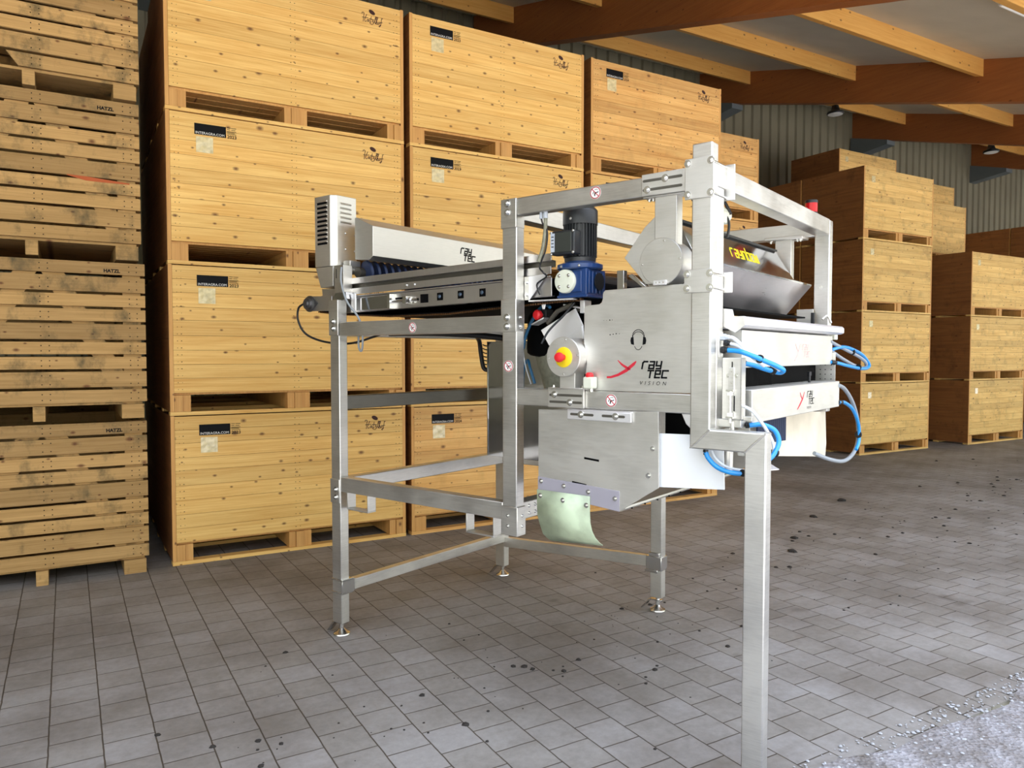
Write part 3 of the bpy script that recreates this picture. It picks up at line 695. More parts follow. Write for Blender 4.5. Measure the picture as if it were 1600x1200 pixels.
segs(m, ell(cx, cz + .012, .028, .030, PI * .14, PI * .86, 14), .0028, pl); segs(m, ell(cx, cz + .012, .024, .022, PI * .14, PI * .86, 14), .0022, pl)
segs(m, ell(cx, cz - .008, .021, .034, PI * 1.2, PI * 1.8, 12), .0022, pl)
for sgn in (-1, 1):
    poly(m, [(cx + sgn * a, cz + b) for a, b in ((.023, .012), (.034, .01), (.037, -.004), (.034, -.018), (.02, -.022))], pl)
    segs(m, [(cx + sgn * .026, cz + .02), (cx + sgn * .027, cz + .01)], .004, pl)
sub('hearing_pictogram', m, M['ink'], sp_)
m = MB()
for x, z, r in ((1.798, 1.797, .0009), (1.812, 1.797, .0009), (1.828, 1.798, .0026), (1.84, 1.798, .0016), (1.83, 1.735, .0026), (1.845, 1.737, .0024), (1.86, 1.739, .0026), (1.875, 1.739, .0016)):
    poly(m, ell(x, z, r, r, n=10)[:-1], pl)
sub('drilled_holes', m, M['ink'], sp_)
# prohibition stickers
def sticker(x, z, r, y):
    m = MB(); pl = plane_y(y, .0008); poly(m, ell(x, z, r, r, n=32)[:-1], pl)
    m.mi = 1; pl2 = plane_y(y - .0008, .0006); segs(m, ell(x, z, r * .88, r * .88, n=32), r * .13, pl2); segs(m, [(x - r * .6, z + r * .6), (x + r * .6, z - r * .6)], r * .13, pl2)
    m.mi = 2; segs(m, [(x - r * .45, z - r * .15), (x - r * .3, z + r * .15)], r * .1, pl2); poly(m, [(x - r * .22, z - r * .5), (x - r * .05, z - r * .5), (x + r * .05, z), (x - r * .15, z + .02 * r)], pl2)
    segs(m, [(x, z), (x + r * .35, z + r * .02), (x + r * .5, z + r * .1)], r * .12, pl2); segs(m, [(x - r * .1, z + r * .45), (x + r * .15, z + r * .52), (x + r * .4, z + r * .42)], r * .06, pl2)
    m.obj('warning_sticker', [M['paper'], M['ink_red'], M['ink']], mach, smooth=False)
sticker(1.755, 2.349, .0275, NY0 + .001); sticker(.632, 1.792, .0275, NY0 + .001); sticker(1.277, 1.595, .0275, NY0); sticker(1.838, 1.452, .0275, NY0 + .001)

# stop button drum
def drum(cx, cz, r, y0, y1, name, label=None):
    m = MB(); m.lathe((cx, y0, cz), (0, 1, 0), [(0, r - .002), (.002, r), (.007, r), (.008, r - .004), (y1 - y0, r - .004)], 56)
    d = part(name, m, SP, mach, label=label)
    for a in (80, 5, 185, 272): bolt_at(d, (cx + (r - .012) * math.cos(math.radians(a)), y0, cz + (r - .012) * math.sin(math.radians(a))), r=.0035)
    return d
d = drum(1.628, 1.64, .0885, -.088, .04, 'control_drum')
m = MB(); m.lathe((1.632, -.088, 1.638), (0, -1, 0), [(0, .044), (.002, .045), (.004, .042)], 40); part('yellow_collar', m, M['yellow'], d)
m = MB(); m.cyl((1.632, -.09, 1.638), (1.632, -.115, 1.638), .013); m.lathe((1.632, -.112, 1.638), (0, -1, 0), [(0, .014), (.005, .021), (.016, .022), (.024, .018), (.027, .008)], 32); part('stop_button', m, M['red'], d)
m = MB(); m.box(1.592, 1.672, -.06, .02, 1.499, 1.585); m.box(1.535, 1.73, -.07, .03, 1.4985, 1.503); part('pedestal', m, SP, mach, .002)
for x in (1.552, 1.705): bolt_at(mach, (x, -.05, 1.503), '+z', .0085)
m = MB(); m.box(1.722, 1.77, -.075, -.03, 1.502, 1.553); o = part('switch_box', m, M['cream'], mach, .006); m = MB(); m.lathe((1.745, -.055, 1.551), (0, 0, 1), [(0, .017), (.012, .018), (.02, .013), (.022, .006)], 20); part('push_button', m, M['red'], o)
m = MB(); m.cyl((1.75, -.05, 1.504), (1.75, -.05, 1.488), .009, n=12); part('cable_gland', m, M['chrome'], o)
# camera drum with square column
d = drum(2.076, 2.028, .096, -.045, .07, 'camera_drum')
m = MB(); m.box(2.045, 2.105, -.052, -.045, 1.932, 1.952); o = part('drum_bracket', m, M['alu'], d, .002)
for x in (2.06, 2.075, 2.092): bolt_at(o, (x, -.052, 1.943), r=.003)
m = MB(); m.box(2.035, 2.135, -.022, .03, 2.09, 2.30); m.box(1.985, 2.17, -.03, .035, 2.293, 2.3015); o = part('column', m, SP, mach, .003)
for x in (2.0, 2.018): bolt_at(o, (x, .0, 2.293), '-z', .008)
m = MB(); m.box(2.045, 2.135, 1.40, 1.45, 1.94, 2.285); m.box(1.99, 2.2, 1.38, 1.49, 2.283, 2.301); o = part('column', m, SP, mach, .003)
for x in (2.02, 2.165, 2.18): bolt_at(o, (x, 1.41, 2.283), '-z', .011)

# optical hood over the drop zone
prof = [(1.83, 2.076), (1.915, 2.19), (1.985, 2.245), (2.075, 2.21), (2.155, 2.055), (2.205, 2.043), (2.203, 2.034), (2.10, 1.872), (1.96, 1.872), (1.92, 1.98)]
m = MB(); n = len(prof)
ya = .12; yb = [1.30, 1.30, 1.30, 1.33, 1.40, 1.545, 1.545, 1.44, 1.40, 1.35]
m.add([(a, ya, b) for a, b in prof] + [(p[0], yb[i], p[1]) for i, p in enumerate(prof)], [tuple(range(n)), tuple(range(2 * n - 1, n - 1, -1))] + [(i, (i + 1) % n, n + (i + 1) % n, n + i) for i in range(n)])
m.m[2 + 6] = 1
hood = part('optical_hood', m, [MI, SX], mach, .0015, 'polished angular hood', smooth=False)
m = MB(); m.box(2.055, 2.085, .14, 1.32, 2.212, 2.222); part('lid_edge', m, M['black'], hood, .001)
for y in (.35, .8, .95, 1.1, 1.15, 1.25): bolt_at(hood, (2.03, y, 2.232), '+z', .006)
m = MB()
dx, dz = 2.155 - 2.075, 2.055 - 2.21; ln = math.hypot(dx, dz)
def slope_pl(a, b, k): return (2.155 - dx / ln * b + .0015 * k * .88, a, 2.055 - dz / ln * b + .0015 * k * .45)
word(m, 'raynbow', .58, .062, .046, slope_pl, adv=1.15, shear=.25, w=.15); sub('yellow_wordmark', m, M['ink_yel'], hood)
m = MB(); m.box(1.80, 1.835, .08, .11, 1.93, 2.02); m.hexa([(1.845, .1, 1.995), (1.86, .1, 2.005), (1.86, .12, 2.005), (1.845, .12, 1.995), (1.93, .1, 1.93), (1.94, .1, 1.94), (1.94, .12, 1.94), (1.93, .12, 1.93)]); part('hinge_arm', m, M['mirror'], hood, .002)
m = MB(); m.prism([(1.826, 2.076), (1.925, 2.2), (1.985, 2.25), (2.03, 2.25), (2.03, 1.95), (1.93, 1.955)], 'y', .1, .108); part('hood_end_plate', m, SP, hood, .0015)
m = MB(); m.cyl((2.14, .3, 2.30), (2.16, .42, 2.26), .03, n=20); m.box(2.15, 2.2, .3, .36, 2.22, 2.27); part('sensor_body', m, M['cream'], mach, .003)
m = MB(); m.tube([(2.05, .3, 2.33), (2.1, .32, 2.36), (2.16, .36, 2.34), (2.19, .4, 2.27)], .007); m.tube([(2.06, .3, 2.30), (2.12, .32, 2.34), (2.2, .34, 2.24), (2.2, .34, 2.16)], .006); part('cable', m, M['black'], mach)
m = MB(); m.tube([(2.17, .3, 2.25), (2.18, .3, 2.2), (2.17, .31, 2.12)], .005); part('cable', m, M['green'], mach)
m = MB(); m.box(2.17, 2.2, .25, .3, 2.22, 2.3); part('plug', m, M['black'], mach, .003)

# gutter lip and ejector boxes facing the viewer's right
m = MB(); m.prism([(2.29, 1.835), (2.345, 1.828), (2.352, 1.800), (2.395, 1.80), (2.40, 1.765), (2.36, 1.735), (2.30, 1.765)], 'y', .035, .045); part('gutter_end', m, SP, mach, .001)
m = MB(); m.prism([(2.345, 1.797), (2.395, 1.80), (2.405, 1.79), (2.405, 1.764), (2.39, 1.758), (2.30, 1.752), (2.30, 1.765), (2.345, 1.77)], 'y', .04, 1.45); part('gutter_lip', m, M['alu'], mach, .003)
m = MB(); m.prism([(2.16, 1.80), (2.30, 1.772), (2.30, 1.765), (2.16, 1.79)], 'y', .05, 1.45); part('gutter_tray', m, MI, mach, .001)
m = MB(); m.prism([(2.0, 1.86), (2.215, 1.855), (2.215, 1.847), (2.0, 1.85)], 'y', .06, 1.4); part('chute_edge', m, M['void'], mach)
m = MB(); m.box(2.15, 2.24, 1.46, 1.468, 1.80, 1.90); part('far_side_plate', m, SP, mach, .001)
m = MB(); m.box(2.232, 2.25, 1.44, 1.46, 1.82, 1.88); part('hinge', m, M['black'], mach, .002)
m = MB(); m.box(2.285, 2.37, .085, 1.36, 1.597, 1.748); ub_ = part('ejector_box', m, SP, mach, .003, 'upper stainless ejector box')
pl = plane_x(2.37); m = MB(); strip(m, [(.735, 1.622), (.775, 1.65), (.815, 1.70)], [.004, .007, .003], pl); strip(m, [(.745, 1.70), (.765, 1.68), (.785, 1.665)], [.003, .006, .004], pl); raytec(m, .85, 1.672, .026, pl, w=.12); sub('faded_logo', m, M['ink_faint'], ub_)
m = MB(); m.box(2.285, 2.42, .065, 1.315, 1.378, 1.512); lb_ = part('ejector_box', m, SP, mach, .003, 'lower stainless ejector box')
pl = plane_x(2.42); m = MB(); strip(m, [(.625, 1.402), (.665, 1.425), (.70, 1.448), (.725, 1.478)], [.004, .009, .009, .003], pl); strip(m, [(.66, 1.478), (.675, 1.46), (.695, 1.445)], [.002, .006, .005], pl); sub('red_swoosh', m, M['ink_red'], lb_)
m = MB(); raytec(m, .765, 1.452, .026, pl, w=.14); text_mesh(m, 'VISION', .76, 1.397, .016, pl, shear=.25, spacing=1.4); sub('wordmark', m, M['ink'], lb_)
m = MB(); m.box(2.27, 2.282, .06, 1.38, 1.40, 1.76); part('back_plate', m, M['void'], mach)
m = MB()
for k in range(34): m.box(2.288, 2.30, .08 + k * .0165, .0925 + k * .0165, 1.51, 1.60)
part('curtain_strips', m, M['void'], mach, smooth=False)
m = MB(); m.box(2.285, 2.385, 1.362, 1.368, 1.44, 1.66); m.mi = 1
for x in (2.31, 2.335, 2.365):
    for k in range(7): m.cyl((x, 1.362, 1.47 + k * .025), (x, 1.3612, 1.47 + k * .025), .003, n=8)
part('side_cheek', m, [SP, M['ink']], mach)
m = MB(); m.cyl((2.36, 1.0, 1.512), (2.36, 1.0, 1.545), .006, n=10); m.cyl((2.36, 1.0, 1.545), (2.36, 1.0, 1.565), .011, n=6); part('locking_knob', m, M['black'], lb_)
# bracket plate on the near end
m = MB(); m.box(2.328, 2.406, -.012, -.004, 1.398, 1.638); m.box(2.400, 2.406, -.012, .03, 1.398, 1.638); vp = part('adjuster_plate', m, SP, mach, .0015)
for x, z in ((2.352, 1.568), (2.385, 1.568), (2.368, 1.585), (2.368, 1.54)): bolt_at(vp, (x, -.012, z), r=.006)
m = MB(); m.box(2.356, 2.379, -.018, -.012, 1.50, 1.60); part('slide_block', m, ST, vp, .002)
m = MB(); m.cyl((2.366, -.024, 1.385), (2.366, -.024, 1.508), .0055, n=12); m.cyl((2.366, -.024, 1.505), (2.366, -.024, 1.492), .012, n=6); m.cyl((2.366, -.024, 1.425), (2.366, -.024, 1.41), .012, n=6); m.box(2.352, 2.38, -.035, -.012, 1.508, 1.514); m.box(2.352, 2.38, -.035, -.012, 1.403, 1.41); part('adjusting_screw', m, M['chrome'], vp)
m = MB(); poly(m, [(2.366, 1.60), (2.370, 1.60), (2.370, 1.622), (2.366, 1.622)], plane_y(-.012)); poly(m, [(2.375, 1.43), (2.380, 1.43), (2.380, 1.49), (2.375, 1.49)], plane_y(-.012)); part('slot', m, M['void'], vp, smooth=False)
m = MB(); m.box(2.312, 2.318, -.02, .02, 1.64, 1.74); part('gland_plate', m, SP, mach, .001)
m = MB(); m.box(2.25, 2.4, .0, .06, 1.365, 1.397); m.box(2.405, 2.44, .01, .04, 1.392, 1.41); part('lower_bracket', m, SP, mach, .002)
m = MB(); m.cyl((2.33, .05, 1.36), (2.33, .05, 1.18), .02, n=16); m.cyl((2.366, -.0, 1.39), (2.366, -.0, 1.32), .008, n=12); m.box(2.37, 2.415, .05, .06, 1.25, 1.37); part('lower_post', m, SP, mach)

# pneumatic glands and hoses
def gland(p, q, r, mat): m = MB(); m.cyl(p, q, r, n=6); m.cyl(q, Vector(q) + (Vector(q) - Vector(p)) * .6, r * .72, n=16); part('cable_gland', m, mat, mach)
def hose(pts, r, mat, name='hose', label=None): m = MB(); m.tube(pts, r, 12, 7); return part(name, m, mat, mach, label=label)
def tie(p, r=.012):
    m = MB(); m.lathe(Vector(p) - Vector((.0, .004, 0)), (0.3, 1, -.2), [(0, r), (.008, r)], 16); part('cable_tie', m, M['tie'], mach)
gland((2.318, .0, 1.718), (2.338, .0, 1.718), .0135, M['grey']); gland((2.33, .0, 1.697), (2.345, .0, 1.694), .012, M['black']); gland((2.32, -.0, 1.668), (2.336, .0, 1.668), .0145, M['black'])
hose([(2.345, .0, 1.717), (2.366, .0, 1.714), (2.398, .0, 1.687), (2.411, .01, 1.665), (2.46, .04, 1.632), (2.50, .08, 1.605), (2.515, .10, 1.59)], .0075, M['hose_w'])
hose([(2.355, .0, 1.693), (2.39, .0, 1.682), (2.421, .02, 1.65), (2.456, .09, 1.605)], .0065, M['hose_w'])
hose([(2.345, .0, 1.667), (2.38, .0, 1.664), (2.416, .0, 1.655), (2.485, .04, 1.622), (2.509, .075, 1.606), (2.524, .11, 1.590), (2.505, .125, 1.580), (2.461, .115, 1.590), (2.417, .10, 1.606), (2.385, .085, 1.614)], .0098, M['hose_b'], label='bright blue air hose')
gland((2.372, .085, 1.617), (2.382, .085, 1.615), .014, M['black'])
tie((2.46, .03, 1.634), .0165); tie((2.48, .118, 1.590), .018)
hose([(2.365, 1.33, 1.72), (2.37, 1.45, 1.70), (2.38, 1.62, 1.672), (2.39, 1.85, 1.635), (2.395, 1.98, 1.60), (2.39, 1.97, 1.57), (2.38, 1.80, 1.585), (2.37, 1.60, 1.62), (2.36, 1.42, 1.66), (2.355, 1.35, 1.68)], .0095, M['hose_g'])
hose([(2.365, 1.33, 1.61), (2.38, 1.42, 1.605), (2.40, 1.60, 1.585), (2.405, 1.85, 1.568), (2.405, 2.0, 1.575), (2.40, 2.02, 1.60), (2.395, 1.88, 1.65), (2.385, 1.65, 1.685), (2.375, 1.5, 1.69), (2.36, 1.38, 1.675)], .0095, M['hose_b'])
gland((2.37, 1.345, 1.61), (2.382, 1.36, 1.608), .013, M['black']); tie((2.385, 1.7, 1.665), .018); tie((2.40, 1.78, 1.578), .018)
hose([(2.42, 1.30, 1.49), (2.42, 1.42, 1.465), (2.42, 1.58, 1.39), (2.42, 1.70, 1.28), (2.42, 1.72, 1.17), (2.42, 1.62, 1.10), (2.42, 1.42, 1.08), (2.40, 1.22, 1.11), (2.36, 1.1, 1.15)], .0105, M['hose_g'])
hose([(2.42, 1.31, 1.40), (2.425, 1.40, 1.395), (2.43, 1.55, 1.35), (2.43, 1.68, 1.26), (2.43, 1.70, 1.17), (2.43, 1.64, 1.12)], .0095, M['hose_b'])
gland((2.415, 1.31, 1.40), (2.422, 1.335, 1.40), .013, M['black']); tie((2.425, 1.70, 1.2), .02)
hose([(2.39, .02, 1.455), (2.406, .0, 1.452), (2.444, .0, 1.434), (2.466, .03, 1.394), (2.485, .06, 1.348), (2.50, .08, 1.30), (2.50, .08, 1.25)], .0065, M['hose_w'])
hose([(2.415, .05, 1.372), (2.433, .06, 1.375), (2.458, .08, 1.375), (2.496, .1, 1.355), (2.514, .1, 1.316), (2.512, .08, 1.281), (2.497, .05, 1.249), (2.47, .02, 1.235)], .0098, M['hose_b'])
gland((2.40, .05, 1.372), (2.412, .055, 1.372), .013, M['black']); tie((2.505, .08, 1.27), .018)
gland((2.285, -.06, 1.285), (2.283, -.06, 1.268), .011, M['black'])
hose([(2.283, -.06, 1.272), (2.295, -.06, 1.245), (2.33, -.055, 1.212), (2.385, -.05, 1.196), (2.45, -.02, 1.194), (2.50, .02, 1.20)], .0095, M['hose_b'])
hose([(2.30, -.04, 1.272), (2.315, -.04, 1.245), (2.35, -.035, 1.218), (2.40, -.03, 1.207), (2.46, -.01, 1.206), (2.50, .03, 1.21)], .005, M['hose_w']); tie((2.425, -.04, 1.198), .014)

# lower flap and bristles
m = MB(); m.prism([(.35, 1.40), (.35, 1.21), (1.585, 1.075), (1.60, 1.15), (1.575, 1.33)], 'x', 2.275, 2.281); part('rear_flap', m, plain('cream_plastic_sheet', 'e4dcc8', .5, noise=.3, nscale=6), mach)
m = MB()
for k in range(30): m.box(2.33, 2.337, .36 + k * .0125, .3685 + k * .0125, 1.262 - k * .0005, 1.38)
part('bristle_strip', m, M['navy'], mach, smooth=False)
m = MB(); m.hexa([(2.39, .10, 1.21), (2.42, .26, 1.2), (2.42, .26, 1.203), (2.39, .1, 1.213), (2.44, .12, 1.185), (2.47, .24, 1.18), (2.47, .24, 1.183), (2.44, .12, 1.188)]); part('tie_plate', m, M['alu'], mach)

# outlet chute under the beam
m = MB(); m.prism([(1.456, 1.398), (2.066, 1.414), (2.069, 1.10), (1.885, .978), (1.456, 1.02)], 'y', -.034, -.028); ch = part('outlet_chute', m, SP, mach, .001)
for x, z in ((2.04, 1.26), (2.02, 1.145), (2.022, 1.147)): bolt_at(ch, (x, -.034, z), r=.008)
m = MB(); poly(m, [(1.706, 1.198), (1.782, 1.192), (1.782, 1.183), (1.706, 1.189)], plane_y(-.034)); poly(m, [(1.643, 1.085), (1.718, 1.078), (1.718, 1.069), (1.643, 1.076)], plane_y(-.034)); part('slot', m, M['void'], ch, smooth=False)
m = MB(); m.prism([(1.456, 1.39), (2.069, 1.39), (2.069, 1.10), (1.885, .978), (1.456, 1.02)], 'y', 1.20, 1.206); part('chute_far_plate', m, SP, ch)
m = MB(); m.box(1.456, 1.462, -.028, 1.2, 1.02, 1.39); m.hexa([(1.462, -.028, 1.02), (1.885, -.028, .978), (1.885, 1.2, .978), (1.462, 1.2, 1.02), (1.462, -.028, 1.026), (1.885, -.028, .984), (1.885, 1.2, .984), (1.462, 1.2, 1.026)]); part('chute_floor', m, SP, ch)
m = MB(); m.hexa([(1.885, -.028, .976), (1.91, -.028, .992), (1.91, 1.2, .992), (1.885, 1.2, .976), (1.882, -.028, .984), (1.907, -.028, 1.0), (1.907, 1.2, 1.0), (1.882, 1.2, .984)]); m.mi = 1
for k in range(9): m.cyl((1.8985, .05 + k * .12, .9845), (1.8965, .05 + k * .12, .9815), .006, n=8)
part('chute_lip', m, [SP, M['ink']], ch)
m = MB(); m.prism([(1.456, 1.088), (1.885, 1.066), (1.885, .978), (1.745, .99), (1.456, 1.02)], 'y', -.038, -.034); rs = part('rubber_strip', m, M['lilac'] if 'lilac' in M else plain('grey_strip', '9a97a0', .5), ch, .001)
for x, z in ((1.475, 1.068), (1.60, 1.058), (1.73, 1.046), (1.865, 1.032)): bolt_at(rs, (x, -.038, z), r=.008)
pth = [(-.041, 1.028), (-.041, .95), (-.038, .91), (-.022, .87), (.005, .835), (.04, .808), (.07, .79)]
m = MB()
nn = len(pth)
for xx in (1.456, 1.742):
    for (y, z) in pth: m.v.append((xx, y - (0.0), z - (.02 if xx < 1.5 and z < .85 else 0)))
m.f = [(i, i + 1, nn + i + 1, nn + i) for i in range(nn - 1)]; m.m = [0] * len(m.f)
o = part('curved_flap', m, M['flap'], ch, label='curled yellowed plastic flap'); sm = o.modifiers.new('Solidify', 'SOLIDIFY'); sm.thickness = .004; sm.offset = 1
for x in (1.475, 1.60, 1.725): bolt_at(rs, (x, -.045, 1.002 - (x - 1.475) * .06), r=.0085)
m = MB(); m.prism([(2.045, 1.322), (2.33, 1.33), (2.338, 1.118), (2.05, 1.098)], 'y', -.004, .002); part('white_side_sheet', m, M['white'], mach, label='plain white plastic sheet')
m = MB(); m.prism([(2.16, 1.412), (2.23, 1.412), (2.23, 1.36), (2.20, 1.352), (2.18, 1.37)], 'y', -.02, .03); part('hook_bracket', m, M['alu'], mach, .003)

m = MB(); m.box(2.02, 2.228, .12, .124, 1.28, 1.41); part('shade_plate', m, M['void'], mach)  # black plate added to stand for the shade inside the chute
# conveyor
def zc(x): return 1.891 + .0205 * x
def railseg(x0, x1, d0, d1, y0, y1): return [(x0, y0, zc(x0) + d0), (x1, y0, zc(x1) + d0), (x1, y1, zc(x1) + d0), (x0, y1, zc(x0) + d0), (x0, y0, zc(x0) + d1), (x1, y0, zc(x1) + d1), (x1, y1, zc(x1) + d1), (x0, y1, zc(x0) + d1)]
for side, (ya, yb_) in enumerate(((.05, .056), (1.46, 1.466))):
    m = MB(); m.hexa(railseg(-.10, 1.47, .0, .088, ya, yb_)); m.hexa(railseg(-.10, 1.47, .0, .006, ya, ya + .03)); rl = part('conveyor_rail', m, SX, mach, .0015)
    if side == 0:
        for x, hw in ((.758, .021), (.903, .020), (1.049, .020)):
            m = MB(); poly(m, [(x - hw, zc(x) + .027), (x + hw, zc(x) + .028), (x + hw, zc(x) + .068), (x - hw, zc(x) + .067)], plane_y(.05)); part('rail_opening', m, M['void'], rl, smooth=False)
        m = MB(); poly(m, [(.614, zc(.64) + .022), (.672, zc(.64) + .022), (.672, zc(.64) + .068), (.614, zc(.64) + .068)], plane_y(.05)); part('rail_opening', m, M['void'], rl, smooth=False); m = MB()
        poly(m, [(.42, zc(.46) + .052), (.52, zc(.46) + .054), (.52, zc(.46) + .064), (.42, zc(.46) + .062)], plane_y(.05))
        part('rail_opening', m, M['void'], rl, smooth=False)
        M['bearing'] = plain('worn_bearing', '5a6c80', .35, .7)
        for x in (.758, .903, 1.049): m = MB(); m.lathe((x - .004, .049, zc(x) + .048), (0, -1, 0), [(0, .011), (.004, .009), (.006, .004)], 12); part('roller_end', m, M['bearing'], rl)
        m = MB(); m.cyl((.40, .035, zc(.4) + .042), (.61, .035, zc(.6) + .042), .008, n=12); m.box(.385, .405, .02, .05, zc(.4) + .004, zc(.4) + .085); m.box(.505, .53, .022, .05, zc(.5) + .025, zc(.5) + .063); m.cyl((.535, .035, zc(.53) + .042), (.56, .035, zc(.53) + .042), .016, n=6); part('tensioner', m, M['chrome'], rl)
        m = MB(); m.hexa(railseg(.06, .385, .01, .08, .044, .05)); part('sliding_plate', m, M['mirror'], rl, .0015)
    m = MB(); m.hexa(railseg(-.10, 1.47, .09, .096, ya - .012, yb_)); m.hexa(railseg(-.15, 1.47, .104, .14, ya - .006, ya)); part('rail_band', m, SX, mach, .001)
    if side == 0:
        for x in (.515, .575): bolt_at(rl, (x, .044, zc(x) + .124), r=.006)
    m = MB(); m.hexa(railseg(-.15, 1.47, .14, .168, ya + .03, ya + .034)); part('recess_strip', m, M['slot'], mach)
    m = MB(); m.hexa(railseg(-.03, 1.47, .168, .2, ya - .004, ya + .002)); m.hexa(railseg(-.03, 1.47, .166, .17, ya - .004, ya + .034)); part('top_skirt', m, SX, mach, .001)
# tail assembly left
m = MB(); m.prism([(-.21, 2.165), (-.05, 2.165), (-.05, 2.05), (-.165, 2.045)], 'y', .0, .14); part('tail_box', m, SP, mach, .002)
m = MB(); m.prism([(-.185, 2.042), (-.04, 2.035), (-.04, 1.97), (-.178, 1.975)], 'y', .025, .03); m.prism([(-.17, 2.0), (-.04, 1.995), (-.04, 1.91), (-.20, 1.91)], 'y', .01, .016); part('tail_plate', m, SX, mach, .001)
m = MB(); m.box(-.02, .06, -.015, .05, 2.005, 2.165); m.mi = 1; m.box(-.005, .0, -.0165, -.014, 2.09, 2.145); part('tail_post', m, [ST, M['void']], mach, .004)
m = MB(); m.prism([(-.045, 1.965), (-.02, 2.005), (.075, 2.01), (.08, 1.97), (.04, 1.96)], 'y', -.01, .04); part('corner_bracket', m, M['mirror'], mach, .002)
m = MB(); m.box(.085, .12, .02, .03, 1.90, 2.0); o = part('end_bracket', m, M['alu'], mach, .002)
m = MB(); m.prism([(-.30, 1.985), (-.28, 2.0), (-.05, 1.99), (-.05, 1.905), (-.27, 1.91), (-.30, 1.93)], 'y', -.012, -.006); part('bearing_arm', m, SX, mach, .001)
m = MB(); m.lathe((-.25, -.012, 1.953), (0, -1, 0), [(0, .048), (.008, .048), (.012, .036), (.028, .034), (.03, .022), (.04, .02), (.041, .008)], 32); m.prism([(-.25, 2.0), (-.235, 2.0), (-.175, 1.955), (-.235, 1.906), (-.25, 1.906)], 'y', -.02, -.012)
m2 = m; br_ = part('roller_bearing', m2, plain('bearing_dark_steel', (.12, .12, .125, 1), .35, .8), mach, .001)
m = MB(); m.cyl((-.25, -.0, 1.953), (-.25, 1.5, 1.953), .03, n=24); part('tail_roller', m, M['slot'], mach)
# belt loop
path = [(-.25 + .045 * math.cos(t), 1.953 + .045 * math.sin(t)) for t in [PI / 2 + PI * i / 8 for i in range(9)]]
path += [(0, 1.885), (.35, 1.865), (.8, 1.865), (1.2, 1.885), (1.55, 1.90)]
path += [(1.60 + .055 * math.cos(t), 1.955 + .055 * math.sin(t)) for t in [-PI / 2 + PI * i / 8 for i in range(9)]]
path += [(1.2, 2.0), (.6, 1.997), (0, 1.996)]
m = MB(); m.ribbon(path, .008, 'y', .07, 1.44, True); m.mi = 1
dist = 0
for a, b in zip(path, path[1:] + path[:1]):
    L_ = math.hypot(b[0] - a[0], b[1] - a[1]); k = 0
    nb = max(1, int(L_ / .014))
    if a[1] < 1.93 or a[0] < -.2:
        for k in range(nb):
            x = a[0] + (b[0] - a[0]) * k / nb; z = a[1] + (b[1] - a[1]) * k / nb; m.box(x - .0035, x + .0035, .062, .085, z - .006, z + .001)
part('conveyor_belt', m, [M['void'], M['wire']], mach, smooth=False)
m = MB(); m.hexa(railseg(.0, 1.45, .012, .02, .06, 1.455)); m.box(.2, .26, .06, 1.45, 1.896, 1.915); m.box(.9, .96, .06, 1.45, 1.91, 1.93); part('belt_tray', m, M['void'], mach)
hose([(-.285, -.03, 1.955), (-.34, -.03, 1.93), (-.36, -.02, 1.86), (-.32, -.0, 1.78), (-.22, .03, 1.735), (-.08, .06, 1.715), (.06, .07, 1.72), (.2, .08, 1.75), (.35, .1, 1.785), (.6, .12, 1.80)], .0065, M['black'], 'cable')
hose([(.05, -.02, 2.15), (.065, -.035, 2.06), (.11, -.03, 1.95), (.17, -.0, 1.86), (.19, .01, 1.78), (.18, .02, 1.70), (.155, .03, 1.67), (.135, .03, 1.70), (.125, .04, 1.80)], .006, M['hose_g'], 'cable')
# louvred drive box
m = MB(); m.prism([(-.215, .0), (-.075, .0), (-.045, .03), (-.04, .17), (-.215, .17)], 'z', 2.168, 2.582); vb = part('drive_box', m, SP, mach, .003)
m = MB()
for k in range(10):
    z = 2.545 - k * .0262; m.hexa([(-.19, -.001, z), (-.10, -.001, z), (-.10, 0, z), (-.19, 0, z), (-.19, -.007, z + .001), (-.10, -.007, z + .001), (-.10, .0, z + .009), (-.19, .0, z + .009)])
for k in range(5):
    z = 2.53 - k * .027; m.hexa([(-.0435, .05, z), (-.042, .05, z), (-.042, .13, z), (-.0435, .13, z), (-.0435, .05, z + .013), (-.034, .05, z + .004), (-.034, .13, z + .004), (-.0435, .13, z + .013)])
part('louvres', m, M['slot2'] if 'slot2' in M else SP, vb, smooth=False)
m = MB()
for k in range(10): m.box(-.19, -.10, -.0012, .001, 2.533 - k * .0262, 2.5455 - k * .0262)
part('vent_slots', m, M['void'], vb, smooth=False)
for z in (2.365, 2.272): bolt_at(vb, (-.0415, .09, z), '+x', .006); bolt_at(vb, (-.04, .155, z - .005), '+x', .004)
# long cross hood
prof = [(.045, 2.446), (.06, 2.447), (.2, 2.385), (.2, 2.214), (.17, 2.195), (.045, 2.205)]
m = MB(); m.prism(prof, 'y', .085, 1.72); lh = part('cross_hood', m, SP, mach, .002)
pl = plane_x(.2); m = MB(); raytec(m, .835, 2.308, .034, pl, w=.25); sub('wordmark', m, M['ink'], lh)
m = MB(); m.cyl((.05, .1, 2.13), (.05, 1.6, 2.13), .03, n=16)
part('finger_shaft', m, M['slot'], mach)
m = MB()
for k in range(26):
    y = .14 + k * .055
    m.lathe((.07, y, 2.125), (.25, 1, .1), [(0, .045), (.004, .075), (.018, .078), (.022, .045)], 18)
part('finger_discs', m, M['navy'], mach)
m = MB(); m.box(-.03, .03, .06, .14, 2.165, 2.2); m.cyl((0, .05, 2.15), (.0, .13, 2.15), .026, n=20); part('shaft_bearing', m, ST, mach, .003)

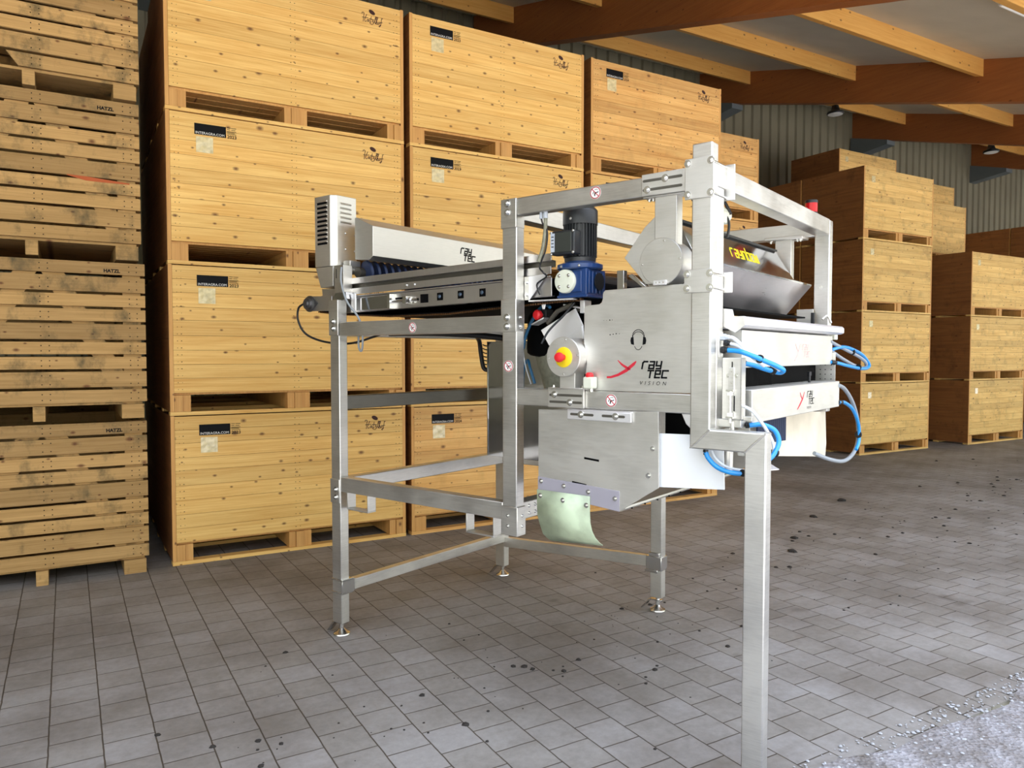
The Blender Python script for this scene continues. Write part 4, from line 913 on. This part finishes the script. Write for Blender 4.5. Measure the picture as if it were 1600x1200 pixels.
# gear motor
cx, cy = 1.575, .13
m = MB(); m.lathe((cx, cy, 2.075), (0, 0, 1), [(0, .072), (.02, .074), (.03, .066), (.18, .066)], 40)
for k in range(30):
    a = 2 * PI * k / 30; c_, s_ = math.cos(a), math.sin(a); t_ = .002
    m.hexa([(cx + c_ * .06 - s_ * t_, cy + s_ * .06 + c_ * t_, 2.10), (cx + c_ * .06 + s_ * t_, cy + s_ * .06 - c_ * t_, 2.10), (cx + c_ * .078 + s_ * t_, cy + s_ * .078 - c_ * t_, 2.10), (cx + c_ * .078 - s_ * t_, cy + s_ * .078 + c_ * t_, 2.10),
            (cx + c_ * .06 - s_ * t_, cy + s_ * .06 + c_ * t_, 2.25), (cx + c_ * .06 + s_ * t_, cy + s_ * .06 - c_ * t_, 2.25), (cx + c_ * .078 + s_ * t_, cy + s_ * .078 - c_ * t_, 2.25), (cx + c_ * .078 - s_ * t_, cy + s_ * .078 + c_ * t_, 2.25)])
gm = part('gear_motor', m, M['cast'], mach, label='black electric motor on blue gearbox')
m = MB(); m.lathe((cx, cy, 2.248), (0, 0, 1), [(0, .081), (.06, .081), (.068, .079), (.088, .06), (.092, .05)], 40); part('fan_cover', m, M['cast'], gm)
m = MB(); m.box(cx - .088, cx + .045, cy - .118, cy - .06, 2.105, 2.213); o = part('terminal_box', m, M['cast'], gm, .006)
m = MB(); m.box(cx - .06, cx + .03, cy - .122, cy - .117, 2.115, 2.205); part('terminal_lid', m, plain('lid_olive', '30342f', .45), gm, .003)
m = MB(); m.box(cx - .085, cx - .062, cy - .1195, cy - .117, 2.118, 2.203); m.mi = 1
for z in (2.14, 2.155, 2.17, 2.185): m.box(cx - .08, cx - .067, cy - .1202, cy - .119, z, z + .004)
part('rating_plate', m, [M['grey'], M['ink']], gm)
for x, z in ((cx - .082, 2.207), (cx + .038, 2.207), (cx + .038, 2.111), (cx - .082, 2.109)): bolt_at(gm, (x, cy - .118, z), r=.005)
bolt_at(gm, (cx + .0, cy - .081, 2.27), r=.005)
m = MB(); m.lathe((cx, cy, 2.04), (0, 0, 1), [(0, .098), (.006, .106), (.024, .106), (.03, .09), (.038, .074)], 40); part('gearbox_flange', m, M['blue'], gm)
for a in (250, 300, 200): bolt_at(gm, (cx + .106 * math.cos(math.radians(a)), cy + .106 * math.sin(math.radians(a)), 2.052), r=.005)
m = MB(); m.box(cx - .068, cx + .082, cy - .075, cy + .09, 1.918, 2.04); m.box(cx + .0, cx + .06, cy - .083, cy - .07, 1.935, 2.03)
for k in range(5): m.box(cx + .082, cx + .088, cy - .06 + k * .03, cy - .05 + k * .03, 1.93, 2.03)
m.box(cx - .075, cx + .09, cy - .08, cy + .09, 1.91, 1.922); part('gearbox', m, M['blue'], gm, .006)
m = MB(); m.lathe((cx - .022, cy - .082, 1.985), (0, -1, 0), [(-.02, .053), (.012, .055), (.018, .052), (.02, .045)], 40); o = part('gearbox_cover', m, M['cream'], gm)
for a in (45, 135, 225, 315): bolt_at(o, (cx - .022 + .036 * math.cos(math.radians(a)), cy - .102, 1.985 + .036 * math.sin(math.radians(a))), r=.006)
m = MB(); m.cyl((cx + .09, cy + .02, 1.985), (cx + .095, cy + .02, 1.985), .04, n=24); m.cyl((cx + .02, cy + .08, 1.98), (cx + .02, 1.45, 1.98), .05, n=32); part('head_roller', m, M['black'], mach)
for x, z0 in ((1.475, 2.29), (1.5, 2.29)):
    m = MB(); m.cyl((x - .03, .0, 2.302), (x - .03, .0, 2.275), .011 if x > 1.48 else .008, n=12); part('cable_gland', m, M['grey'], mach)
hose([(1.445, .0, 2.28), (1.455, .0, 2.25), (1.48, .0, 2.21), (1.47, .0, 2.13), (1.43, .01, 2.06), (1.455, .0, 2.03), (1.46, .02, 2.01), (1.40, .03, 1.98), (1.41, .04, 1.93)], .004, M['black'], 'cable')
hose([(1.47, .0, 2.28), (1.468, .0, 2.22), (1.455, .0, 2.14), (1.43, .0, 2.08)], .009, M['tank'], 'cable')
# brackets below the conveyor head
m = MB(); m.box(1.325, 1.352, .03, .036, 1.908, 2.018); o = part('mounting_lug', m, SP, mach, .001); bolt_at(o, (1.34, .03, 1.99), r=.009); bolt_at(o, (1.34, .03, 1.932), r=.009)
m = MB(); m.prism([(1.352, 2.02), (1.455, 2.026), (1.352, 1.908)], 'y', .034, .038); part('gusset', m, M['alu'], mach)
m = MB(); m.box(1.35, 1.60, .03, .2, 1.900, 1.906); part('shelf_plate', m, M['alu'], mach)
m = MB(); m.prism([(1.385, 1.9), (1.415, 1.9), (1.408, 1.865), (1.395, 1.865)], 'y', .08, .085); part('link_plate', m, M['alu'], mach, .002); m = MB(); m.hexa([(1.50, .1, 1.88), (1.60, .1, 1.86), (1.60, .16, 1.86), (1.50, .16, 1.88), (1.50, .1, 1.888), (1.60, .1, 1.868), (1.60, .16, 1.868), (1.50, .16, 1.888)]); m.box(1.60, 1.625, .09, .15, 1.84, 1.90); part('link_plate', m, M['alu'], mach, .002)
m = MB(); m.tube([(1.40, .12, 1.80), (1.47, .1, 1.855), (1.56, .1, 1.885)], .012, 10, 1); m.tube([(1.42, .12, 1.78), (1.50, .12, 1.83), (1.58, .12, 1.86)], .008, 10, 1); part('gas_strut', m, M['slot'], mach)
m = MB(); m.lathe((1.345, .14, 1.842), (-.25, -1, 0), [(0, .014), (.01, .016), (.014, .024), (.03, .025), (.038, .018), (.04, .006)], 32); part('stop_button', m, M['red'], mach)
m = MB(); m.cyl((1.355, .18, 1.845), (1.345, .14, 1.842), .016); m.box(1.345, 1.375, .14, .20, 1.815, 1.87); part('button_body', m, M['black'], mach, .002)
m = MB(); m.hexa([(1.315, .10, 1.792), (1.39, .10, 1.822), (1.39, .16, 1.822), (1.315, .16, 1.792), (1.313, .10, 1.798), (1.388, .10, 1.828), (1.388, .16, 1.828), (1.313, .16, 1.798)]); part('link_plate', m, M['alu'], mach)
m = MB(); m.prism([(1.372, 1.767), (1.569, 1.865), (1.612, 1.785), (1.62, 1.71), (1.60, 1.70), (1.42, 1.693)], 'y', .1, .104); m.prism([(1.462, 1.693), (1.608, 1.783), (1.62, 1.70), (1.60, 1.66)], 'y', .094, .0995); o = part('swing_plate', m, M['alu'], mach, .001)
hose([(1.578, .08, 1.89), (1.53, .06, 1.83), (1.49, .0, 1.76), (1.47, -.03, 1.70)], .005, M['black'], 'cable')
# vacuum blower behind
m = MB(); m.lathe((1.22, .36, 1.64), (.12, 0, 1), [(0, .085), (.01, .1), (.03, .105), (.19, .115), (.22, .1)], 36); part('blower_cap', m, M['void'], mach)
m = MB(); m.lathe((1.30, .36, 1.46), (-.22, 0, 1), [(0, .07), (.2, .088)], 36); part('blower_casing', m, M['tank'], mach)
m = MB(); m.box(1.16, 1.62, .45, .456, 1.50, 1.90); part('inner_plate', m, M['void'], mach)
hose([(1.39, .15, 1.878), (1.35, .18, 1.89), (1.29, .2, 1.875), (1.24, .2, 1.81), (1.205, .2, 1.74), (1.19, .2, 1.68)], .008, M['hose_d'])
hose([(1.19, .3, 1.50), (1.16, .3, 1.58), (1.13, .32, 1.62), (1.09, .34, 1.58), (1.08, .34, 1.48)], .008, M['hose_d'])
hose([(1.19, .2, 1.68), (1.195, .21, 1.6), (1.21, .24, 1.5)], .003, M['hose_w'], 'cable')
# electrical cabinet
m = MB(); m.box(.115, 1.05, 1.2, 1.47, .942, 1.74); m.box(.12, .13, 1.195, 1.2, .95, 1.73); cab = part('electrical_cabinet', m, MI, mach, .006, 'polished electrical cabinet')
m = MB(); m.tube([(.3, .9, 1.79), (.15, 1.05, 1.78), (.09, 1.15, 1.74), (.08, 1.18, 1.65), (.085, 1.2, 1.56), (.11, 1.22, 1.54)], .016)
for k in range(7): m.tube([(.085, 1.19, 1.72 - k * .026), (.10, 1.21, 1.71 - k * .026), (.117, 1.25, 1.715 - k * .026)], .0045, 6, 3)
part('cable_bundle', m, M['black'], mach)
m = MB(); m.tube([(.5, 1.1, 1.74), (.35, .9, 1.77), (.2, .6, 1.785), (.1, .3, 1.78)], .02); part('cable_bundle', m, M['black'], mach)
# signal beacon
t_ = (2.2, 1.53, 2.386)
m = MB(); m.lathe(t_, (0, 0, 1), [(0, .03), (.01, .034), (.055, .034), (.058, .03)], 28); o = part('signal_beacon', m, M['black'], mach)
m = MB(); m.lathe((t_[0], t_[1], t_[2] + .057), (0, 0, 1), [(0, .033), (.05, .033)], 28); part('beacon_lens', m, M['beacon'], o)
m = MB(); m.lathe((t_[0], t_[1], t_[2] + .107), (0, 0, 1), [(0, .034), (.014, .034), (.018, .03)], 28); part('beacon_cap', m, M['black'], o)
m = MB(); m.box(2.33, 2.36, 1.44, 1.5, 1.73, 1.77); part('limit_switch', m, M['cream'], mach, .004)
m = MB(); m.tube([(2.30, 1.42, 1.84), (2.32, 1.44, 1.86), (2.34, 1.44, 1.82)], .006); part('latch', m, M['chrome'], mach)

# ------------------------------------------------------------------ loose bits on the ground
def lump(mb, x, y, z, r):
    vs = []; n = 6
    for j in range(3):
        for i in range(n):
            a = 2 * PI * i / n + random.uniform(-.2, .2); rr = r * (1, .85, .35)[j] * random.uniform(.75, 1.2)
            vs.append((x + rr * math.cos(a), y + rr * math.sin(a), z + r * (0, .35, .55)[j]))
    mb.add(vs, [tuple(range(n))[::-1]] + [(j * n + i, j * n + (i + 1) % n, (j + 1) * n + (i + 1) % n, (j + 1) * n + i) for j in range(2) for i in range(n)] + [tuple(range(2 * n, 3 * n))])
m = MB()
for k in range(1700):
    x = random.uniform(.5, 9); y = 1.93 - abs(random.gauss(0, .16)) + .05; r = random.choice([.003, .004, .005, .006, .009])
    lump(m, x, y, .004, r)
for k in range(900): lump(m, random.uniform(1, 8), random.uniform(1.2, 1.9), .004, random.choice([.004, .006, .01]))
tag(m.obj('gravel_stones', M['stone'], smooth=False), 'loose pale gravel stones strewn along the paving edge', 'gravel', kind='stuff')
m = MB()
for k in range(300):
    t = random.random(); x = .3 + 13 * t ** 1.3; y = 3.0 + .17 * x + random.gauss(0, .35 + .02 * x)
    if y < 2: continue
    lump(m, x, y, 0, random.choice([.003, .004, .006, .008, .014]) * (1 + .05 * x))
for px_, py_, r in ((.95, 2.75, .022), (1.5, 2.95, .018), (2.05, 3.35, .02), (2.2, 3.2, .016), (2.35, 3.28, .016), (.75, 3.2, .012), (5.2, 4.2, .04), (5.6, 4.5, .035), (6.5, 5, .04), (7.5, 5.4, .05), (4.8, 3.9, .02)): lump(m, px_, py_, 0, r)
tag(m.obj('soil_clods', M['dirt'], smooth=False), 'small dark soil clods scattered across the grey pavers', 'dirt', kind='stuff')

# ------------------------------------------------------------------ light, sky, camera
wd = bpy.data.worlds.new('World'); bpy.context.scene.world = wd; wd.use_nodes = True
nt = wd.node_tree; bg = nt.nodes['Background']
tc = nd(nt, 'ShaderNodeTexCoord'); sx = nd(nt, 'ShaderNodeSeparateXYZ'); L(nt, tc, 'Generated', sx, 'Vector')
rp = nd(nt, 'ShaderNodeValToRGB'); e = rp.color_ramp.elements
e[0].position = .0; e[0].color = (.42, .44, .34, 1); e[1].position = 1.; e[1].color = (1.25, 1.45, 1.85, 1)
for p, c_ in ((.10, (.42, .44, .34, 1)), (.16, (.5, .5, .48, 1)), (.45, (.62, .66, .72, 1)), (.75, (1.0, 1.12, 1.38, 1))):
    q = e.new(p); q.color = c_
L(nt, sx, 'Z', rp, 'Fac'); L(nt, rp, 'Color', bg, 'Color'); bg.inputs['Strength'].default_value = 3.0
sd = bpy.data.lights.new('Sun', 'SUN'); sd.energy = 36.; sd.angle = .01; sd.color = (1, .97, .92)
so = bpy.data.objects.new('Sun', sd); C.objects.link(so); so.rotation_euler = Vector((-.25, -1, -2.1)).to_track_quat('-Z', 'Y').to_euler(); so.location = (0, 20, 20)

cd = bpy.data.cameras.new('Camera'); cam = bpy.data.objects.new('Camera', cd); C.objects.link(cam)
cd.sensor_width = 36; cd.lens = 1179 / 1600 * 36; cd.clip_start = .05; cd.clip_end = 500
cam.location = (0, 0, H)
A = math.atan(2000 / 1179)
cam.rotation_euler = (PI / 2 - math.atan(46 / 1179), 0, (PI / 2 - (PI / 2 - 0)) + (math.atan2(math.sin(A), math.cos(A)) - PI / 2))
sc = bpy.context.scene; sc.camera = cam
sc.view_settings.view_transform = 'Standard'; sc.view_settings.look = 'None'; sc.view_settings.gamma = 1; sc.view_settings.use_curve_mapping = False
sc.view_settings.exposure = 0.45
sc.cycles.max_bounces = 8; sc.cycles.diffuse_bounces = 5
sc.cycles.use_denoising = True
